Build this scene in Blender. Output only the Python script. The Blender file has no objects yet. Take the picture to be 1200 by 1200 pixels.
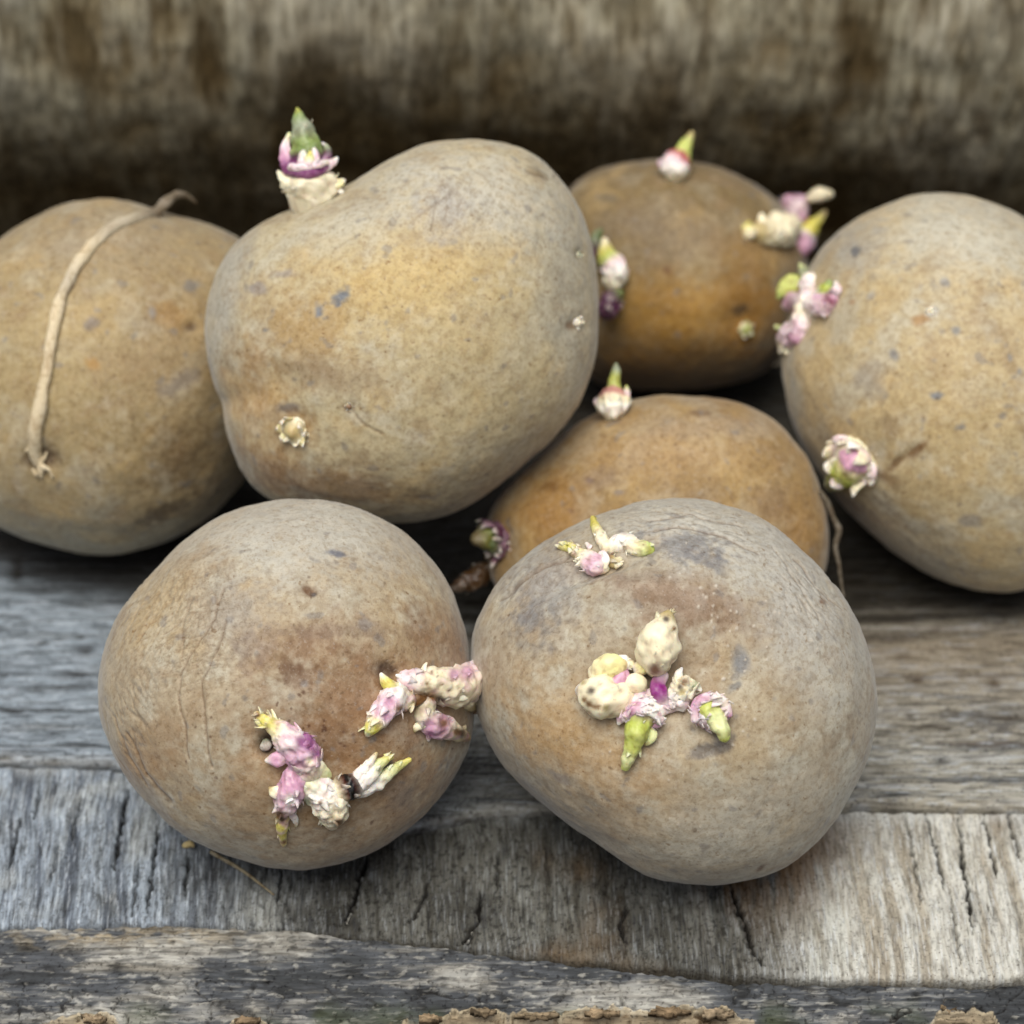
import bpy, math, random
import numpy as np
from mathutils import Matrix, Vector

random.seed(7)
rng = np.random.default_rng(7)
scn = bpy.context.scene
COL = scn.collection

# ------------------------------------------------------------------ camera
PITCH = math.radians(38.0)
FOCAL, SENSOR = 105.0, 36.0
S = SENSOR / FOCAL
AX = np.array([0.0, math.cos(PITCH), -math.sin(PITCH)])      # view direction
UP = np.array([0.0, math.sin(PITCH), math.cos(PITCH)])
RT = np.array([1.0, 0.0, 0.0])
T0 = 0.70


def ray(px, py):
    return AX + RT * ((px - 600.0) / 1200.0 * S) + UP * ((600.0 - py) / 1200.0 * S)


CAM = np.array([0.0, 0.0, 0.043]) - T0 * ray(600, 800)
cam_d = bpy.data.cameras.new("camera")
cam = bpy.data.objects.new("camera", cam_d)
COL.objects.link(cam)
cam_d.lens, cam_d.sensor_width = FOCAL, SENSOR
cam_d.clip_start, cam_d.clip_end = 0.02, 200.0
cam.location = CAM.tolist()
cam.rotation_euler = (math.pi / 2 - PITCH, 0, 0)
cam_d.dof.use_dof = True
cam_d.dof.focus_distance = 0.674
cam_d.dof.aperture_fstop = 10.5
cam_d.dof.aperture_blades = 7
scn.camera = cam

# ------------------------------------------------------------------ world, sun, exposure
SUN_EL, SUN_AZ = math.radians(69), math.radians(197)     # azimuth measured from +Y towards +X
world = bpy.data.worlds.new("World")
scn.world = world
world.use_nodes = True
wt = world.node_tree
sky = wt.nodes.new("ShaderNodeTexSky")
sky.sky_type = 'NISHITA'
sky.sun_disc = False
sky.sun_elevation = SUN_EL
sky.sun_rotation = SUN_AZ
sky.air_density, sky.dust_density, sky.ozone_density = 0.8, 7.0, 0.6
wt.nodes["Background"].inputs["Strength"].default_value = 0.08
wt.links.new(sky.outputs[0], wt.nodes["Background"].inputs[0])
sd = bpy.data.lights.new("sun", 'SUN')
sun = bpy.data.objects.new("sun", sd)
COL.objects.link(sun)
sd.energy, sd.angle, sd.color = 1.5, math.radians(42), (1.0, 0.995, 0.955)
sdir = Vector((math.sin(SUN_AZ) * math.cos(SUN_EL), math.cos(SUN_AZ) * math.cos(SUN_EL), math.sin(SUN_EL)))
sun.rotation_euler = sdir.to_track_quat('Z', 'Y').to_euler()
vs = scn.view_settings
vs.view_transform, vs.look, vs.gamma, vs.use_curve_mapping = 'Standard', 'None', 1.0, False
vs.exposure = 0.53


# ------------------------------------------------------------------ numeric helpers
def lin(r, g, b):
    c = np.array([r, g, b], float) / 255.0
    return np.where(c <= 0.04045, c / 12.92, ((c + 0.055) / 1.055) ** 2.4)


def proj(P):
    d = P - CAM
    t = d @ AX
    return np.stack([600 + (d @ RT) / t / S * 1200, 600 - (d @ UP) / t / S * 1200], -1), t


def to_plane(px, py, z):
    r = ray(px, py)
    t = (z - CAM[2]) / r[2]
    return CAM + t * r


_perm = rng.permutation(4096).astype(np.int64)
_grad = rng.normal(size=(4096, 3))
_grad /= np.linalg.norm(_grad, axis=1)[:, None]


def noise(p, seed=0):
    p = np.asarray(p, float)
    p = p + seed * 17.37
    i = np.floor(p).astype(np.int64)
    f = p - i
    u = f * f * f * (f * (f * 6 - 15) + 10)
    out = 0.0
    for dx in (0, 1):
        wx = u[:, 0] if dx else 1 - u[:, 0]
        for dy in (0, 1):
            wy = u[:, 1] if dy else 1 - u[:, 1]
            for dz in (0, 1):
                wz = u[:, 2] if dz else 1 - u[:, 2]
                h = _perm[(_perm[(_perm[(i[:, 0] + dx) & 4095] + i[:, 1] + dy) & 4095] + i[:, 2] + dz) & 4095]
                g = _grad[h]
                out = out + wx * wy * wz * (g[:, 0] * (f[:, 0] - dx) + g[:, 1] * (f[:, 1] - dy) + g[:, 2] * (f[:, 2] - dz))
    return out * 1.5


def fbm(p, octv=4, seed=0, gain=0.5):
    a, s, o = 1.0, 1.0, 0.0
    for k in range(octv):
        o = o + a * noise(p * s, seed + k * 3.1)
        a *= gain
        s *= 2.03
    return o


def sm(a, b, x):
    t = np.clip((x - a) / (b - a), 0, 1)
    return t * t * (3 - 2 * t)


def mixc(c, col, f):
    f = np.clip(f, 0, 1)[:, None]
    return c * (1 - f) + np.asarray(col) * f


def polydist(q, pts):
    best = np.full(len(q), 1e9)
    pts = np.asarray(pts, float)
    for a, b in zip(pts[:-1], pts[1:]):
        ab = b - a
        t = np.clip(((q - a) @ ab) / max(ab @ ab, 1e-12), 0, 1)
        d = np.linalg.norm(q - (a + t[:, None] * ab), axis=1)
        best = np.minimum(best, d)
    return best


# ------------------------------------------------------------------ object helpers
def mesh_obj(name, V, F, mat, col=None, parent=None, loc=(0, 0, 0), smooth=True, extra=None):
    """V (n,3) world coordinates, F (m,4) or (m,3) int array; origin moved to loc."""
    V = np.asarray(V, np.float32) - np.asarray(loc, np.float32)
    me = bpy.data.meshes.new(name)
    faces = F if isinstance(F, list) else [F]
    nl = sum(f.size for f in faces)
    npoly = sum(len(f) for f in faces)
    me.vertices.add(len(V))
    me.vertices.foreach_set("co", V.ravel())
    me.loops.add(nl)
    me.polygons.add(npoly)
    me.loops.foreach_set("vertex_index", np.concatenate([f.ravel() for f in faces]).astype(np.int32))
    tot = np.concatenate([np.full(len(f), f.shape[1]) for f in faces])
    st = np.concatenate([[0], np.cumsum(tot)[:-1]])
    me.polygons.foreach_set("loop_start", st.astype(np.int32))
    me.polygons.foreach_set("use_smooth", np.full(npoly, smooth))
    me.update(calc_edges=True)
    me.validate()
    if col is not None:
        a = me.color_attributes.new("Col", 'FLOAT_COLOR', 'POINT')
        a.data.foreach_set("color", np.concatenate([np.clip(col, 0, 1), np.ones((len(col), 1))], 1).astype(np.float32).ravel())
    me.materials.append(mat)
    o = bpy.data.objects.new(name, me)
    COL.objects.link(o)
    o.location = loc
    if parent is not None:
        o.parent = parent
        w = Vector(loc)
        p = parent
        off = Vector((0, 0, 0))
        while p is not None:
            off += p.location
            p = p.parent
        o.location = w - off
    return o


def tag(o, label=None, cat=None, group=None, kind=None):
    for k, v in (("label", label), ("category", cat), ("group", group), ("kind", kind)):
        if v:
            o[k] = v
    return o


def grid_faces(nr, nc, wrap_c=False, wrap_r=False):
    r = np.arange(nr if wrap_r else nr - 1)
    c = np.arange(nc if wrap_c else nc - 1)
    R, C = np.meshgrid(r, c, indexing='ij')
    R2, C2 = (R + 1) % nr, (C + 1) % nc
    return np.stack([R * nc + C, R * nc + C2, R2 * nc + C2, R2 * nc + C], -1).reshape(-1, 4)


# ------------------------------------------------------------------ materials
def material(name, rough=0.7, spec=0.3, sss=0.0, sss_scale=0.002, sheen=0.0, bumps=(), speckle=(), stretch=(1, 1, 1)):
    m = bpy.data.materials.new(name)
    m.use_nodes = True
    nt = m.node_tree
    b = nt.nodes["Principled BSDF"]
    b.inputs["Roughness"].default_value = rough
    b.inputs["Specular IOR Level"].default_value = spec
    if sheen:
        b.inputs["Sheen Weight"].default_value = sheen
        b.inputs["Sheen Roughness"].default_value = 0.45
        b.inputs["Sheen Tint"].default_value = (0.88, 0.95, 1.0, 1)
    if sss:
        b.inputs["Subsurface Weight"].default_value = sss
        b.inputs["Subsurface Scale"].default_value = sss_scale
        b.inputs["Subsurface Radius"].default_value = (1.0, 0.6, 0.35)
    at = nt.nodes.new("ShaderNodeAttribute")
    at.attribute_name = "Col"
    tc = nt.nodes.new("ShaderNodeTexCoord")
    mp = nt.nodes.new("ShaderNodeMapping")
    mp.inputs["Scale"].default_value = stretch
    nt.links.new(tc.outputs["Object"], mp.inputs[0])
    csock = at.outputs["Color"]
    for scale, detail, lo, hi, col, mode, *iso in speckle:
        n = nt.nodes.new("ShaderNodeTexNoise")
        n.inputs["Scale"].default_value = scale
        n.inputs["Detail"].default_value = detail
        nt.links.new(tc.outputs["Object"] if iso else mp.outputs[0], n.inputs["Vector"])
        r = nt.nodes.new("ShaderNodeMapRange")
        r.inputs[1].default_value, r.inputs[2].default_value = lo, hi
        nt.links.new(n.outputs[0], r.inputs[0])
        x = nt.nodes.new("ShaderNodeMix")
        x.data_type = 'RGBA'
        x.blend_type = mode
        nt.links.new(r.outputs[0], x.inputs[0])
        nt.links.new(csock, x.inputs[6])
        x.inputs[7].default_value = (*col, 1)
        csock = x.outputs[2]
    nt.links.new(csock, b.inputs["Base Color"])
    prev = None
    for scale, detail, dist, strength in bumps:
        n = nt.nodes.new("ShaderNodeTexNoise")
        n.inputs["Scale"].default_value = scale
        n.inputs["Detail"].default_value = detail
        nt.links.new(mp.outputs[0], n.inputs["Vector"])
        bp = nt.nodes.new("ShaderNodeBump")
        bp.inputs["Strength"].default_value = strength
        bp.inputs["Distance"].default_value = dist
        nt.links.new(n.outputs[0], bp.inputs["Height"])
        if prev:
            nt.links.new(prev.outputs[0], bp.inputs["Normal"])
        prev = bp
    if prev:
        nt.links.new(prev.outputs[0], b.inputs["Normal"])
    return m


M_SKIN = material("potato_skin", 0.6, 0.28, sheen=0.20,
                  bumps=((1300, 3, 0.00016, 0.5), (380, 3, 0.0004, 0.22)),
                  speckle=((900, 5, 0.50, 0.90, (0.62, 0.55, 0.48), 'MULTIPLY'),
                           (2300, 2, 0.55, 0.85, (0.66, 0.62, 0.56), 'MULTIPLY'),
                           (650, 5, 0.545, 0.575, (0.88, 0.85, 0.81), 'MULTIPLY'),
                           (240, 6, 0.56, 0.62, (0.95, 0.93, 0.91), 'MULTIPLY'),
                           (620, 3, 0.66, 0.74, (0.62, 0.52, 0.42), 'MULTIPLY'),
                           (1500, 2, 0.60, 1.0, (0.40, 0.36, 0.30), 'MIX')))
M_SPROUT = material("sprout_flesh", 0.40, 0.42, sss=0.35, sss_scale=0.0012,
                    bumps=((1600, 3, 0.0002, 0.35),),
                    speckle=((1300, 3, 0.64, 0.80, (0.66, 0.54, 0.46), 'MULTIPLY'),))
M_ROOT = material("dry_root", 0.75, 0.2, bumps=((1200, 3, 0.0003, 0.6),),
                  speckle=((700, 3, 0.5, 0.8, (0.6, 0.52, 0.42), 'MULTIPLY'),))
M_WOODX = material("weathered_wood_long_grain", 0.9, 0.08, stretch=(0.14, 1, 1),
                   bumps=((1500, 4, 0.0005, 0.6), (420, 4, 0.0010, 0.4)),
                   speckle=((900, 5, 0.45, 0.75, (0.42, 0.40, 0.38), 'MULTIPLY'),
                            (260, 4, 0.52, 0.78, (0.58, 0.55, 0.51), 'MULTIPLY'),
                            (1000, 4, 0.56, 0.70, (0.38, 0.37, 0.37), 'MULTIPLY', 1)))
M_WOODY = material("weathered_wood_cross_grain", 0.9, 0.08, stretch=(1, 0.16, 1),
                   bumps=((1500, 4, 0.0005, 0.55), (480, 4, 0.0010, 0.4)),
                   speckle=((1100, 5, 0.45, 0.75, (0.46, 0.44, 0.42), 'MULTIPLY'),
                            (300, 4, 0.52, 0.78, (0.60, 0.56, 0.50), 'MULTIPLY'),
                            (1300, 4, 0.57, 0.72, (0.45, 0.43, 0.42), 'MULTIPLY', 1)))
M_WOODZ = material("weathered_wood_upright_grain", 0.9, 0.08, stretch=(1, 1, 0.2),
                   bumps=((600, 4, 0.001, 0.6),),
                   speckle=((500, 5, 0.45, 0.72, (0.45, 0.42, 0.36), 'MULTIPLY'),
                            (150, 4, 0.52, 0.75, (0.62, 0.56, 0.46), 'MULTIPLY')))
M_SOIL = material("soil_shade", 0.95, 0.1, bumps=((60, 5, 0.01, 0.6),))

# ------------------------------------------------------------------ ground and timber
GZ = -0.42
g = np.linspace(-1, 1, 41)
gx, gy = np.meshgrid(np.sign(g) * np.abs(g) ** 3 * 40, np.sign(g) * np.abs(g) ** 3 * 40, indexing='ij')
gv = np.stack([gx.ravel(), gy.ravel(), np.full(gx.size, GZ)], -1)
tag(mesh_obj("ground", gv, grid_faces(41, 41), M_SOIL, np.tile([0.06, 0.05, 0.035], (len(gv), 1)) * (1 + 0.3 * noise(gv * 3)[:, None])), kind='structure')


def xs_axis(half, fine, n_fine, n_out):
    a = np.linspace(-half, -fine, n_out + 1)[:-1]
    b = np.linspace(-fine, fine, n_fine)
    return np.concatenate([a, b, -a[::-1]])


def edge_from_px(pts, z):
    q = np.array([to_plane(x, y, z) for x, y in pts])
    return lambda x: np.interp(x, q[:, 0], q[:, 1])


Z_REAR, Z_MID, Z_LOG = 0.0, -0.0030, -0.0065
E1 = [(-700, 880), (-50, 888), (140, 893), (250, 915), (360, 950), (440, 968), (500, 966), (560, 951), (640, 945), (800, 944), (1000, 942), (1250, 945), (1900, 950)]
E2 = [(-700, 1085), (0, 1085), (200, 1080), (300, 1085), (400, 1092), (480, 1101), (600, 1116), (700, 1124), (800, 1135), (950, 1145), (1250, 1146), (1900, 1150)]
edge1 = edge_from_px(E1, Z_REAR)
edge2 = edge_from_px(E2, Z_MID)


def smooth1(f, x, w):
    return sum(f(x + d) for d in np.linspace(-w, w, 7)) / 7


# ---- rear plank (long grain along x)
X = xs_axis(0.36, 0.15, 620, 40)
YB = 0.190
ye = smooth1(edge1, X, 0.006)
ye = ye + 0.0005 * noise(np.stack([X * 180, X * 0, X * 0], -1))
prof = [(0.0015, -0.022), (0.0004, -0.012), (0.0, -0.005), (0.0, -0.0022), (0.0003, -0.0010), (0.0008, -0.0004), (0.0015, -0.0001)]
body = np.linspace(0, 1, 190) ** 1.25
rows_y, rows_z = [], []
for dy, dz in prof:
    rows_y.append(ye + dy); rows_z.append(np.full_like(X, dz))
for t in body:
    rows_y.append((ye + 0.0022) * (1 - t) + YB * t); rows_z.append(np.zeros_like(X))
rows_y.append(np.full_like(X, YB)); rows_z.append(np.full_like(X, -0.022))
Y = np.array(rows_y); Z = np.array(rows_z)
nr, nc = Y.shape
XX = np.tile(X, (nr, 1))
P = np.stack([XX.ravel(), Y.ravel(), Z.ravel()], -1)
top = sm(-0.004, -0.0005, P[:, 2])
gr = fbm(P * np.array([18, 260, 120]), 4, 3)
fine = fbm(P * np.array([60, 900, 300]), 3, 9)
big = fbm(P * np.array([9, 26, 26]), 3, 14)
crk = np.clip(1 - np.abs(fbm(P * np.array([7, 150, 60]), 3, 21)) / 0.035, 0, 1) * sm(0.05, 0.35, fbm(P * np.array([14, 60, 40]), 2, 31))
P[:, 2] += top * (0.00030 * gr + 0.00014 * fine - 0.0009 * crk)
lx = P[:, 0]
left = 1 - sm(-0.06, 0.05, lx)
c = np.tile(lin(148, 148, 146), (len(P), 1))
c = mixc(c, lin(138, 147, 156), 0.85 * left)
c = mixc(c, lin(160, 152, 136), 0.8 * (1 - left))
c = mixc(c, lin(78, 80, 84), sm(0.0, 0.7, gr + 0.4 * fine) * 0.75)
c = mixc(c, lin(186, 190, 196), sm(0.1, 0.7, -gr) * 0.35)
c = mixc(c, lin(96, 74, 50), sm(0.05, 0.6, big + 0.3 * gr) * (0.25 + 0.55 * (1 - left)))
vf = fbm(P * np.array([110, 2200, 900]), 3, 33)
c = mixc(c, lin(58, 60, 64), sm(0.1, 0.6, vf) * 0.55)
c = mixc(c, lin(200, 206, 214), sm(0.15, 0.7, -vf) * 0.4)
c = mixc(c, lin(40, 34, 28), 0.9 * crk)
pq, _ = proj(P)
edge_rim = np.exp(-((Y.ravel() - np.tile(ye, nr)) / 0.0016) ** 2)
c = mixc(c, lin(176, 158, 130), edge_rim * 0.22 * top)
c = mixc(c, lin(60, 50, 40), (1 - top) * 0.8)
for (x, y, L, w) in ((1090, 851, 26, 3.0), (1066, 838, 5, 4), (1105, 892, 14, 3), (1180, 841, 30, 3), (1075, 796, 10, 6), (1165, 800, 10, 6), (100, 762, 12, 5), (90, 790, 20, 4), (20, 668, 8, 16)):
    d = ((pq[:, 0] - x) / L) ** 2 + ((pq[:, 1] - y) / w) ** 2
    c = mixc(c, lin(38, 32, 28), 0.85 * np.exp(-d) * top)
    P[:, 2] -= 0.0005 * np.exp(-d) * top
soil_shade = sm(-0.010, 0.012, P[:, 1] - 0.068 - 0.030 * np.clip((np.abs(lx + 0.02) - 0.06) / 0.08, 0, 1) * (lx < 0) + 0.010 * big + 0.007 * gr)  # rear darkening: soil stain plus painted shade around and behind the potatoes
c = mixc(c, lin(40, 34, 26), soil_shade * 0.9)
c = mixc(c, lin(112, 88, 58), (1 - left) * sm(0.02, 0.062, P[:, 1] + 0.012 * big) * 0.5 * (1 - soil_shade))  # browner towards the right rear, stain with shade painted in
c = c * np.array([0.93, 1.0, 1.02])
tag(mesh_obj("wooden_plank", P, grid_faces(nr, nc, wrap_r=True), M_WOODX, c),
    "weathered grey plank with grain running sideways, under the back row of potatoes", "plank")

# ---- middle slab (grain towards the camera)
X = xs_axis(0.36, 0.145, 1050, 40)
ya = smooth1(edge1, X, 0.006) + 0.010
yf = edge2(X) + 0.0012 * noise(np.stack([X * 90, X * 0 + 5, X * 0], -1)) + 0.0005 * noise(np.stack([X * 420, X * 0 + 8, X * 0], -1))
prof = [(0.003, -0.020), (0.0008, -0.008), (0.0, -0.0035), (0.0, -0.0018), (0.0003, -0.0008), (0.0008, -0.0003)]
rows_y, rows_z = [], []
for dy, dz in prof:
    rows_y.append(yf + dy); rows_z.append(np.full_like(X, Z_MID + dz))
for t in np.linspace(0, 1, 130):
    rows_y.append((yf + 0.0014) * (1 - t) + ya * t); rows_z.append(np.full_like(X, Z_MID))
rows_y.append(ya); rows_z.append(np.full_like(X, -0.020))
Y = np.array(rows_y); Z = np.array(rows_z)
nr, nc = Y.shape
XX = np.tile(X, (nr, 1))
P = np.stack([XX.ravel(), Y.ravel(), Z.ravel()], -1)
pq, _ = proj(P)
top = sm(Z_MID - 0.003, Z_MID - 0.0004, P[:, 2])
W = P.copy()
W[:, 0] += 0.0012 * fbm(P * np.array([30, 45, 30]), 2, 4) + 0.10 * (P[:, 1] + 0.05) * 0.5
ridge = fbm(W * np.array([330, 14, 14]), 3, 12)
ridge2 = fbm(W * np.array([900, 60, 60]), 3, 15)
blot = fbm(P * np.array([60, 50, 40]), 4, 18)
big = fbm(P * np.array([16, 16, 16]), 3, 22)
# drawn cracks (traced joints in the wood)
cracks = [([(150, 925), (143, 960), (133, 1020)], 3.0, 1.2), ([(186, 960), (182, 1000), (175, 1050), (170, 1080)], 2.2, 1.0),
          ([(163, 1010), (155, 1075)], 2.0, .8), ([(221, 1000), (218, 1050)], 2.2, 1.0), ([(432, 1000), (420, 1035), (405, 1085)], 3.6, 1.5),
          ([(330, 1018), (325, 1060)], 2.0, .8), ([(505, 1025), (495, 1055), (480, 1085)], 2.5, 1.0), ([(565, 1045), (560, 1080), (545, 1105), (527, 1108)], 2.6, 1.3),
          ([(585, 1000), (582, 1045)], 2, .8), ([(857, 1038), (864, 1062), (875, 1085), (880, 1110), (897, 1135)], 3.2, 1.6),
          ([(735, 1060), (727, 1085), (733, 1107)], 3.0, 1.0), ([(1083, 948), (1098, 1000), (1108, 1045)], 2.4, 1.0),
          ([(1122, 955), (1130, 1020), (1140, 1095)], 2.8, 1.3), ([(1152, 955), (1160, 990), (1168, 1030)], 2.4, 1.0), ([(1180, 950), (1196, 1010)], 2.2, .9),
          ([(48, 915), (40, 960)], 2.2, .8), ([(25, 955), (10, 1020)], 2.4, .9), ([(70, 985), (58, 1040)], 2.0, .7), ([(95, 930), (84, 990)], 2.0, .7),
          ([(1060, 950), (1072, 1010), (1080, 1060)], 2.0, .7), ([(1112, 1040), (1127, 1130)], 2.0, .7), ([(640, 990), (645, 1040)], 2.0, .6)]
q = pq + 3.0 * np.stack([fbm(P * 420, 3, 41), fbm(P * 420, 3, 42)], -1)
wob = fbm(P * 700, 2, 44)
crk = np.zeros(len(P))
vis = (pq[:, 0] > -60) & (pq[:, 0] < 1260)
for pts, w, dep in cracks:
    d = polydist(q[vis], pts)
    a0, a1 = np.array(pts[0], float), np.array(pts[-1], float)
    sp_ = ((q[vis] - a0) @ (a1 - a0)) / ((a1 - a0) @ (a1 - a0))
    ww = w * np.clip(1.15 - np.abs(2 * np.clip(sp_, 0, 1) - 1) ** 3, 0.12, 1) * np.clip(0.75 + 0.7 * wob[vis], 0.25, 1.3)
    crk[vis] = np.maximum(crk[vis], dep * np.exp(-(d / ww) ** 2))
frill = np.exp(-((Y.ravel() - np.tile(ya - 0.010, nr)) / 0.0028) ** 2)
x01 = pq[:, 0]
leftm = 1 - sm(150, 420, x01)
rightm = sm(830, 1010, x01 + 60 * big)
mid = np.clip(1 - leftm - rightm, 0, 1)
P[:, 2] += top * (0.00042 * ridge * (0.5 + 0.7 * (leftm + rightm)) + 0.00016 * ridge2 + 0.00025 * blot - 0.0016 * crk)
c = np.tile(lin(150, 148, 143), (len(P), 1))
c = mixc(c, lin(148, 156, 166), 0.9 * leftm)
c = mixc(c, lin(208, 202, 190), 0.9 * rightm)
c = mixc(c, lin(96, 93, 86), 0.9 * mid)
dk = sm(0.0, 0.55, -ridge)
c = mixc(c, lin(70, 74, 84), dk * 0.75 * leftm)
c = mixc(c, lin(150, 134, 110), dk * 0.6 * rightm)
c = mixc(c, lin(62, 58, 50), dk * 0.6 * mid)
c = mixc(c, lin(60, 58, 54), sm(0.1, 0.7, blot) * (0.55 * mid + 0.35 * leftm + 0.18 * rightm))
c = mixc(c, lin(196, 194, 184), sm(0.1, 0.7, -blot) * 0.35)
r3 = fbm(W * np.array([2100, 120, 120]), 3, 77)
fis = np.clip(1 - np.abs(fbm(W * np.array([420, 26, 26]), 2, 78)) / 0.07, 0, 1) * sm(-0.1, 0.4, fbm(W * np.array([90, 50, 50]), 2, 79))
pitm = fbm(P * np.array([900, 700, 700]), 3, 80)
P[:, 2] += top * (-0.0005 * fis + 0.00010 * r3 + 0.00012 * pitm)
c = mixc(c, lin(52, 54, 60), sm(0.1, 0.6, r3) * (0.55 * leftm + 0.5 * mid + 0.18 * rightm))
c = mixc(c, lin(214, 218, 224), sm(0.15, 0.7, -r3) * (0.45 * leftm + 0.15 * mid + 0.4 * rightm))
c = mixc(c, lin(44, 42, 40), fis * (0.8 * leftm + 0.6 * mid + 0.55 * rightm))
c = mixc(c, lin(40, 38, 34), sm(0.2, 0.6, pitm) * (0.3 * leftm + 0.65 * mid + 0.25 * rightm))
brn = np.exp(-(((x01 - 905) / 75) ** 2 + ((pq[:, 1] - 990) / 70) ** 2))
c = mixc(c, lin(128, 92, 48), brn * sm(-0.3, 0.3, ridge + 0.5 * blot) * 0.9)
c = mixc(c, lin(120, 94, 62), sm(0.2, 0.8, big + 0.4 * blot) * 0.5 * (1 - leftm))
c = mixc(c, lin(190, 190, 188), frill * sm(-0.1, 0.3, blot) * 0.4)
c = mixc(c, lin(30, 27, 25), np.clip(crk, 0, 1) * 0.95)
c = mixc(c, lin(70, 62, 50), (1 - top) * 0.7)
c = c * np.array([0.93, 1.0, 1.02])
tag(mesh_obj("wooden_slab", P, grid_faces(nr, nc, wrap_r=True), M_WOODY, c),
    "cracked grey slab with grain running towards the viewer, under the two front potatoes", "slab")

# ---- front log with bark
X = xs_axis(0.36, 0.145, 700, 40)
yb = edge2(X) + 0.008
yfr = edge_from_px([(-700, 1196), (0, 1196), (200, 1200), (420, 1194), (560, 1186), (700, 1188), (860, 1192), (1000, 1200), (1100, 1198), (1250, 1200), (1900, 1200)], Z_LOG - 0.004)(X)
yfr = yfr + 0.0012 * fbm(np.stack([X * 70, X * 0, X * 0 + 3], -1), 3, 5)
rows_y, rows_z = [], []
nT = 150
for t in np.linspace(0, 1, nT):
    rows_y.append(yfr * (1 - t) + yb * t)
    rows_z.append(Z_LOG + 0.002 * np.sin(t * 2.2) - 0.0055 * (1 - t) ** 2.0 + np.zeros_like(X))
rows_y.append(yb); rows_z.append(np.full_like(X, -0.05))
front = []
for k, (dy, dz) in enumerate(((-0.006, -0.05), (-0.010, -0.036), (-0.0095, -0.022), (-0.007, -0.013), (-0.0035, -0.0066), (-0.0014, -0.0026))):
    front.append((yfr + dy, np.full_like(X, Z_LOG - 0.0055 + dz)))
Y = np.array(rows_y + [f[0] for f in front]); Z = np.array(rows_z + [f[1] for f in front])
nr, nc = Y.shape
XX = np.tile(X, (nr, 1))
P = np.stack([XX.ravel(), Y.ravel(), Z.ravel()], -1)
pq, _ = proj(P)
gr = fbm(P * np.array([26, 300, 200]), 4, 53)
blot = fbm(P * np.array([34, 90, 60]), 4, 57)
pit = fbm(P * np.array([200, 420, 400]), 3, 59)
crk = np.clip(1 - np.abs(fbm(P * np.array([45, 70, 70]), 3, 61)) / 0.03, 0, 1) * sm(1120, 1190, pq[:, 1])
lowedge = sm(1160, 1200, pq[:, 1] + 14 * fbm(P * np.array([120, 60, 60]), 2, 66))
keep = sm(-0.045, -0.03, P[:, 2])
P[:, 2] += keep * (0.0007 * blot + 0.0004 * gr + 0.0003 * pit - 0.0011 * crk - 0.0004 * lowedge * sm(-.2, .4, pit))
c = np.tile(lin(84, 87, 92), (len(P), 1))
c = mixc(c, lin(158, 156, 150), sm(0.0, 0.6, blot + 0.4 * gr) * 0.85)
c = mixc(c, lin(58, 60, 62), sm(0.0, 0.5, -blot - 0.5 * gr + 0.2 * pit) * 0.75)
c = mixc(c, lin(172, 158, 132), np.exp(-(((pq[:, 0] - 150) / 140) ** 2 + ((pq[:, 1] - 1098) / 12) ** 2)) * sm(-.3, .3, pit) * 0.8)
c = mixc(c, lin(36, 35, 34), sm(0.35, 0.7, pit) * 0.6)
vf = fbm(P * np.array([120, 1500, 900]), 4, 63)
fl = fbm(P * np.array([420, 900, 900]), 3, 64)
P[:, 2] += keep * (0.00022 * vf + 0.0002 * fl)
c = mixc(c, lin(58, 60, 62), sm(0.0, 0.5, vf) * 0.5)
c = mixc(c, lin(160, 160, 156), sm(0.15, 0.6, -vf + 0.6 * blot) * 0.4)
c = mixc(c, lin(200, 198, 190), sm(0.3, 0.7, fl + 0.5 * blot) * 0.4)
c = mixc(c, lin(84, 92, 66), sm(0.1, 0.5, fbm(P * 55, 2, 71)) * lowedge * 0.5)
c = mixc(c, lin(30, 26, 22), crk * 0.9)
torn = np.interp(pq[:, 0], [0, 90, 130, 150, 250, 290, 330, 430, 500, 540, 600, 640, 680, 760, 800, 850, 880, 950, 1080, 1100, 1130, 1165, 1180, 1260],
                 [1216, 1197, 1193, 1216, 1208, 1196, 1208, 1210, 1196, 1185, 1187, 1193, 1188, 1188, 1186, 1187, 1200, 1218, 1214, 1192, 1184, 1192, 1210, 1212])
torn = torn + 7 * fbm(P * np.array([420, 90, 90]), 3, 91)
tm = sm(0, 2.2, pq[:, 1] - torn) * keep
P[:, 2] += -0.0013 * tm * (0.6 + 0.5 * pit) + 0.0007 * np.exp(-((pq[:, 1] - torn + 1.5) / 2.5) ** 2) * keep
tanw = fbm(P * np.array([160, 700, 700]), 4, 93)
c = mixc(c, lin(156, 142, 120), tm)
c = mixc(c, lin(96, 76, 54), tm * sm(0.0, 0.6, tanw) * 0.85)
c = mixc(c, lin(52, 40, 28), tm * sm(0.3, 0.7, tanw + pit * 0.5) * 0.8)
c = mixc(c, lin(206, 190, 160), 0.7 * np.exp(-((pq[:, 1] - torn + 0.5) / 2.0) ** 2) * keep)
c = c * np.array([0.98, 1.0, 0.97])
log = tag(mesh_obj("bark_edged_log", P, grid_faces(nr, nc, wrap_r=True), M_WOODX, c),
          "dark mottled log with crumbling pale bark along the bottom of the picture", "log")


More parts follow.
